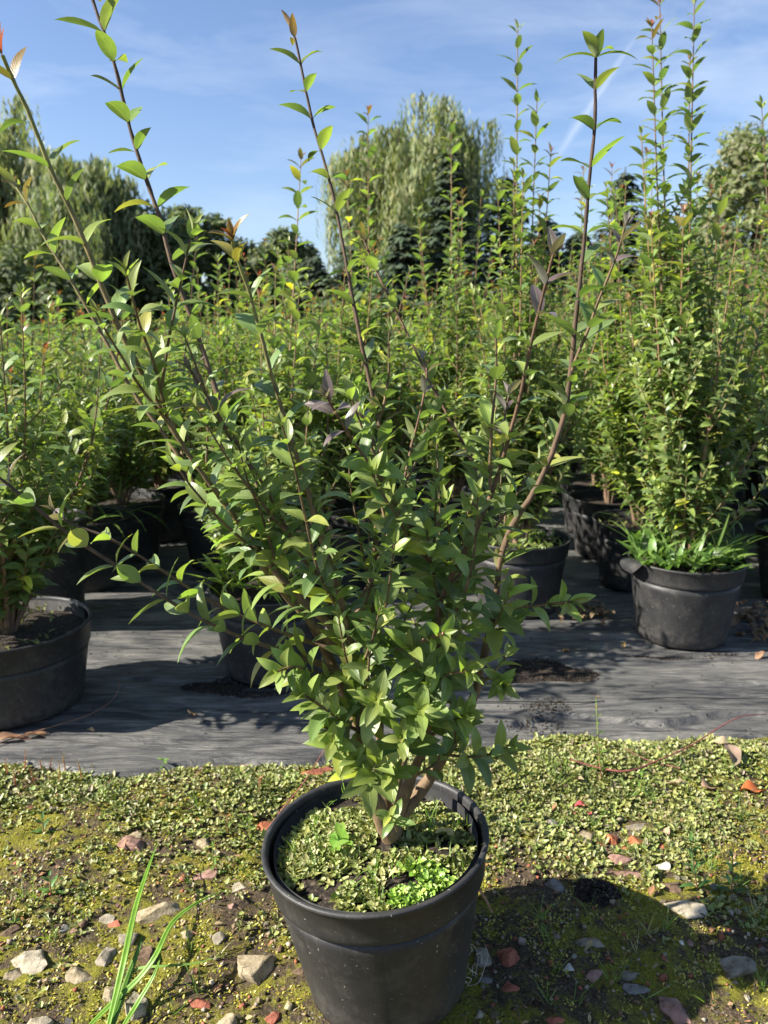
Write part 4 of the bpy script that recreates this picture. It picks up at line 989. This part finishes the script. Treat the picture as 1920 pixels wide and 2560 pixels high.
def blade(pts, wid, c, lab, name='grass_blade'):
    """long cut blade: ribbon with a channel, thick enough to shade"""
    P = []
    for (px, py, z) in pts: P.append(gnd(px, py, z))
    ph = smooth_path(P, .008); n_ = len(ph); V_ = []; 
    for i, p in enumerate(ph):
        T = (ph[min(i + 1, n_ - 1)] - ph[max(i - 1, 0)]).normalized(); S = T.cross(Vector((0, -.35, 1))).normalized(); up = S.cross(T); f_ = i / (n_ - 1); w_ = wid * (1 - f_ ** 3) * (.6 + .4 * min(1, f_ * 5)) / 2 + .0002
        for q in (-1, -.5, 0, .5, 1): V_.append(p + S * w_ * q + up * abs(q) * w_ * .5)
        V_.append(p - up * .0008)
    F_ = [(i * 6 + a, i * 6 + b, (i + 1) * 6 + b, (i + 1) * 6 + a) for i in range(n_ - 1) for a, b in ((0, 1), (1, 2), (2, 3), (3, 4), (4, 5), (5, 0))]
    V_ = np.array([tuple(v) for v in V_]); tn = np.tile(np.array(c), (len(V_), 1)) * (1 + .3 * (vnoise(np.arange(len(V_)) / 6., np.arange(len(V_)) % 6 * 1., 3) - .5))[:, None]
    return tag(link(name, mesh_np(name, V_, F_, GRASS, tn, np.zeros((len(V_), 2)))), lab, 'grass blade', 'cut grass blades at lower left')


GB = (.20, .36, .05)
blade([(268, 2580, .01), (300, 2450, .03), (318, 2370, .045), (340, 2270, .05), (368, 2180, .05), (394, 2108, .045)], .0085, GB, 'straightest long bright green grass blade pointing up at lower left')
blade([(210, 2580, .006), (270, 2520, .012), (345, 2450, .03), (390, 2390, .05), (430, 2310, .06), (490, 2260, .055), (568, 2222, .04)], .0075, GB, 'arching long grass blade bending right at lower left')
blade([(282, 2565, .01), (310, 2480, .02), (330, 2420, .03), (348, 2370, .04), (356, 2335, .04)], .009, (.13, .26, .04), 'short darker grass blade between the two long ones')
blade([(312, 2455, .02), (345, 2422, .03), (410, 2416, .035), (480, 2410, .03), (520, 2400, .03), (562, 2388, .03)], .0035, (.24, .38, .08), 'thin grass stalk pointing right across the moss')
blade([(300, 2580, .006), (350, 2500, .02), (385, 2440, .04), (405, 2380, .05)], .006, GB, 'grass blade alongside the foot of the arching one')


def weed(px, py, H, nl, L, c, lab, lean=(0, 0), stemc=(.25, .12, .06), z=0, film=False, wr=.3, spread=60, name='weed', sp0=.15, tipc=None):
    g = gnd(px, py, z); zb = float(gh(g.x, g.y)); t_ = thing(name, (g.x, g.y, zb), lab, 'weed', 'weeds in the foreground')
    top = Vector((lean[0], lean[1], H)); ph = smooth_path([Vector((0, 0, -.005)), top * .5 + Vector((lean[0] * .1, 0, 0)), top], .004); TB = Tubes(); TB.add(ph, [.0014, .0007], stemc, c, 6); TB.build('stem', TWIGM, t_)
    LW = Leaves()
    for k in range(nl):
        f_ = sp0 + (1 - sp0) * k / max(1, nl - 1); p = ph[min(len(ph) - 1, int(f_ * (len(ph) - 1)))]; a = k * 1.57 + r.uniform(-.3, .3)
        for q in (0, 3.14):
            N = Vector((math.cos(a + q), math.sin(a + q), 0)); th = R(spread * (1 - .4 * f_)); D = N * math.sin(th) + Vector((0, 0, 1)) * math.cos(th); LW.add(p, D, Vector((0, 0, 1)) - N * .4, L * (1 - .5 * f_) * r.uniform(.8, 1.2), L * wr * (1 - .4 * f_), jit(tipc if (tipc and k > nl - 3) else c, r, .2), r.uniform(.4, 1.1), .3)
    LW.build('foliage', GRASS, t_, 5, 2); return t_


WG = (.16, .28, .05)
weed(1503, 1962, .155, 9, .020, WG, 'tall thin willowherb with pink bud at the film edge right of the shrub', (-.012, .03), tipc=(.35, .2, .08))
weed(410, 1925, .050, 5, .028, (.18, .33, .05), 'bright green serrated weed at the film edge left of the shrub', (.0, .0), wr=.4, spread=75)
weed(1745, 2225, .07, 6, .032, (.09, .19, .05), 'leafy willowherb seedling left of its twin at the right side', (-.01, .02), wr=.3)
weed(1830, 2230, .055, 6, .030, (.08, .17, .05), 'leafy willowherb seedling right of its twin at the right side', (.0, .01), wr=.3)
weed(1600, 1990, .05, 5, .020, (.18, .32, .06), 'small upright green weed among the bramble stem', (.0, .0), wr=.4)
weed(535, 2180, .045, 4, .024, (.17, .28, .06), 'red stemmed seedling beside the mottled pinkish stone', (0, 0), (.35, .1, .06))
weed(128, 2235, .03, 4, .026, (.10, .22, .05), 'small dark green seedling with red stem in the moss at left', (0, 0), (.4, .1, .08))
weed(110, 2085, .035, 5, .024, (.10, .20, .05), 'seedling at the left among liverwort', (0, 0))
weed(570, 2085, .03, 5, .022, (.20, .26, .07), 'reddish green weed rosette left of the orange brick', (0, 0), (.35, .12, .08), tipc=(.35, .16, .07))
weed(625, 2100, .035, 5, .022, (.20, .28, .06), 'weed rosette touching the orange brick lump', (0, 0), (.4, .12, .08))
weed(650, 2005, .03, 5, .026, (.20, .24, .08), 'brownish green weed rosette behind the orange brick', (0, 0), (.35, .12, .08), tipc=(.3, .12, .06))
weed(1790, 2020, .03, 4, .018, (.20, .32, .06), 'small bright weed between the tan leaves at right', (0, 0))
for k, (px, py) in enumerate(((20, 1950), (60, 1935), (105, 1925), (122, 1930), (165, 1935), (195, 1925), (235, 1930), (40, 1975), (90, 1965), (150, 1970), (210, 1960))):
    weed(px, py, r.uniform(.025, .05), 5, .010, lerp((.28, .22, .06), (.36, .10, .05), r.random()), 'short red stemmed weed sprig in the row at the left end of the film edge', (r.uniform(-.01, .01), 0), (.42, .10, .06), name='red_weed')
# thin pale willow-like roots by the pot foot
TB = Tubes()
for k in range(9):
    g = gnd(1175 + r.uniform(-25, 15), 2430 + r.uniform(-10, 40), .0); P = [Vector((g.x, g.y, 0))]
    for j in range(4): P.append(P[-1] + Vector((r.uniform(-.012, .012), r.uniform(-.012, .012), r.uniform(.004, .016))))
    TB.add(smooth_path(P, .004), [.0006, .0003], (.55, .48, .38), None, 4)
tag(TB.build('dry_grass_tuft', TWIGM), 'dry pale grass wisps curling beside the foot of the large pot', 'dry grass')
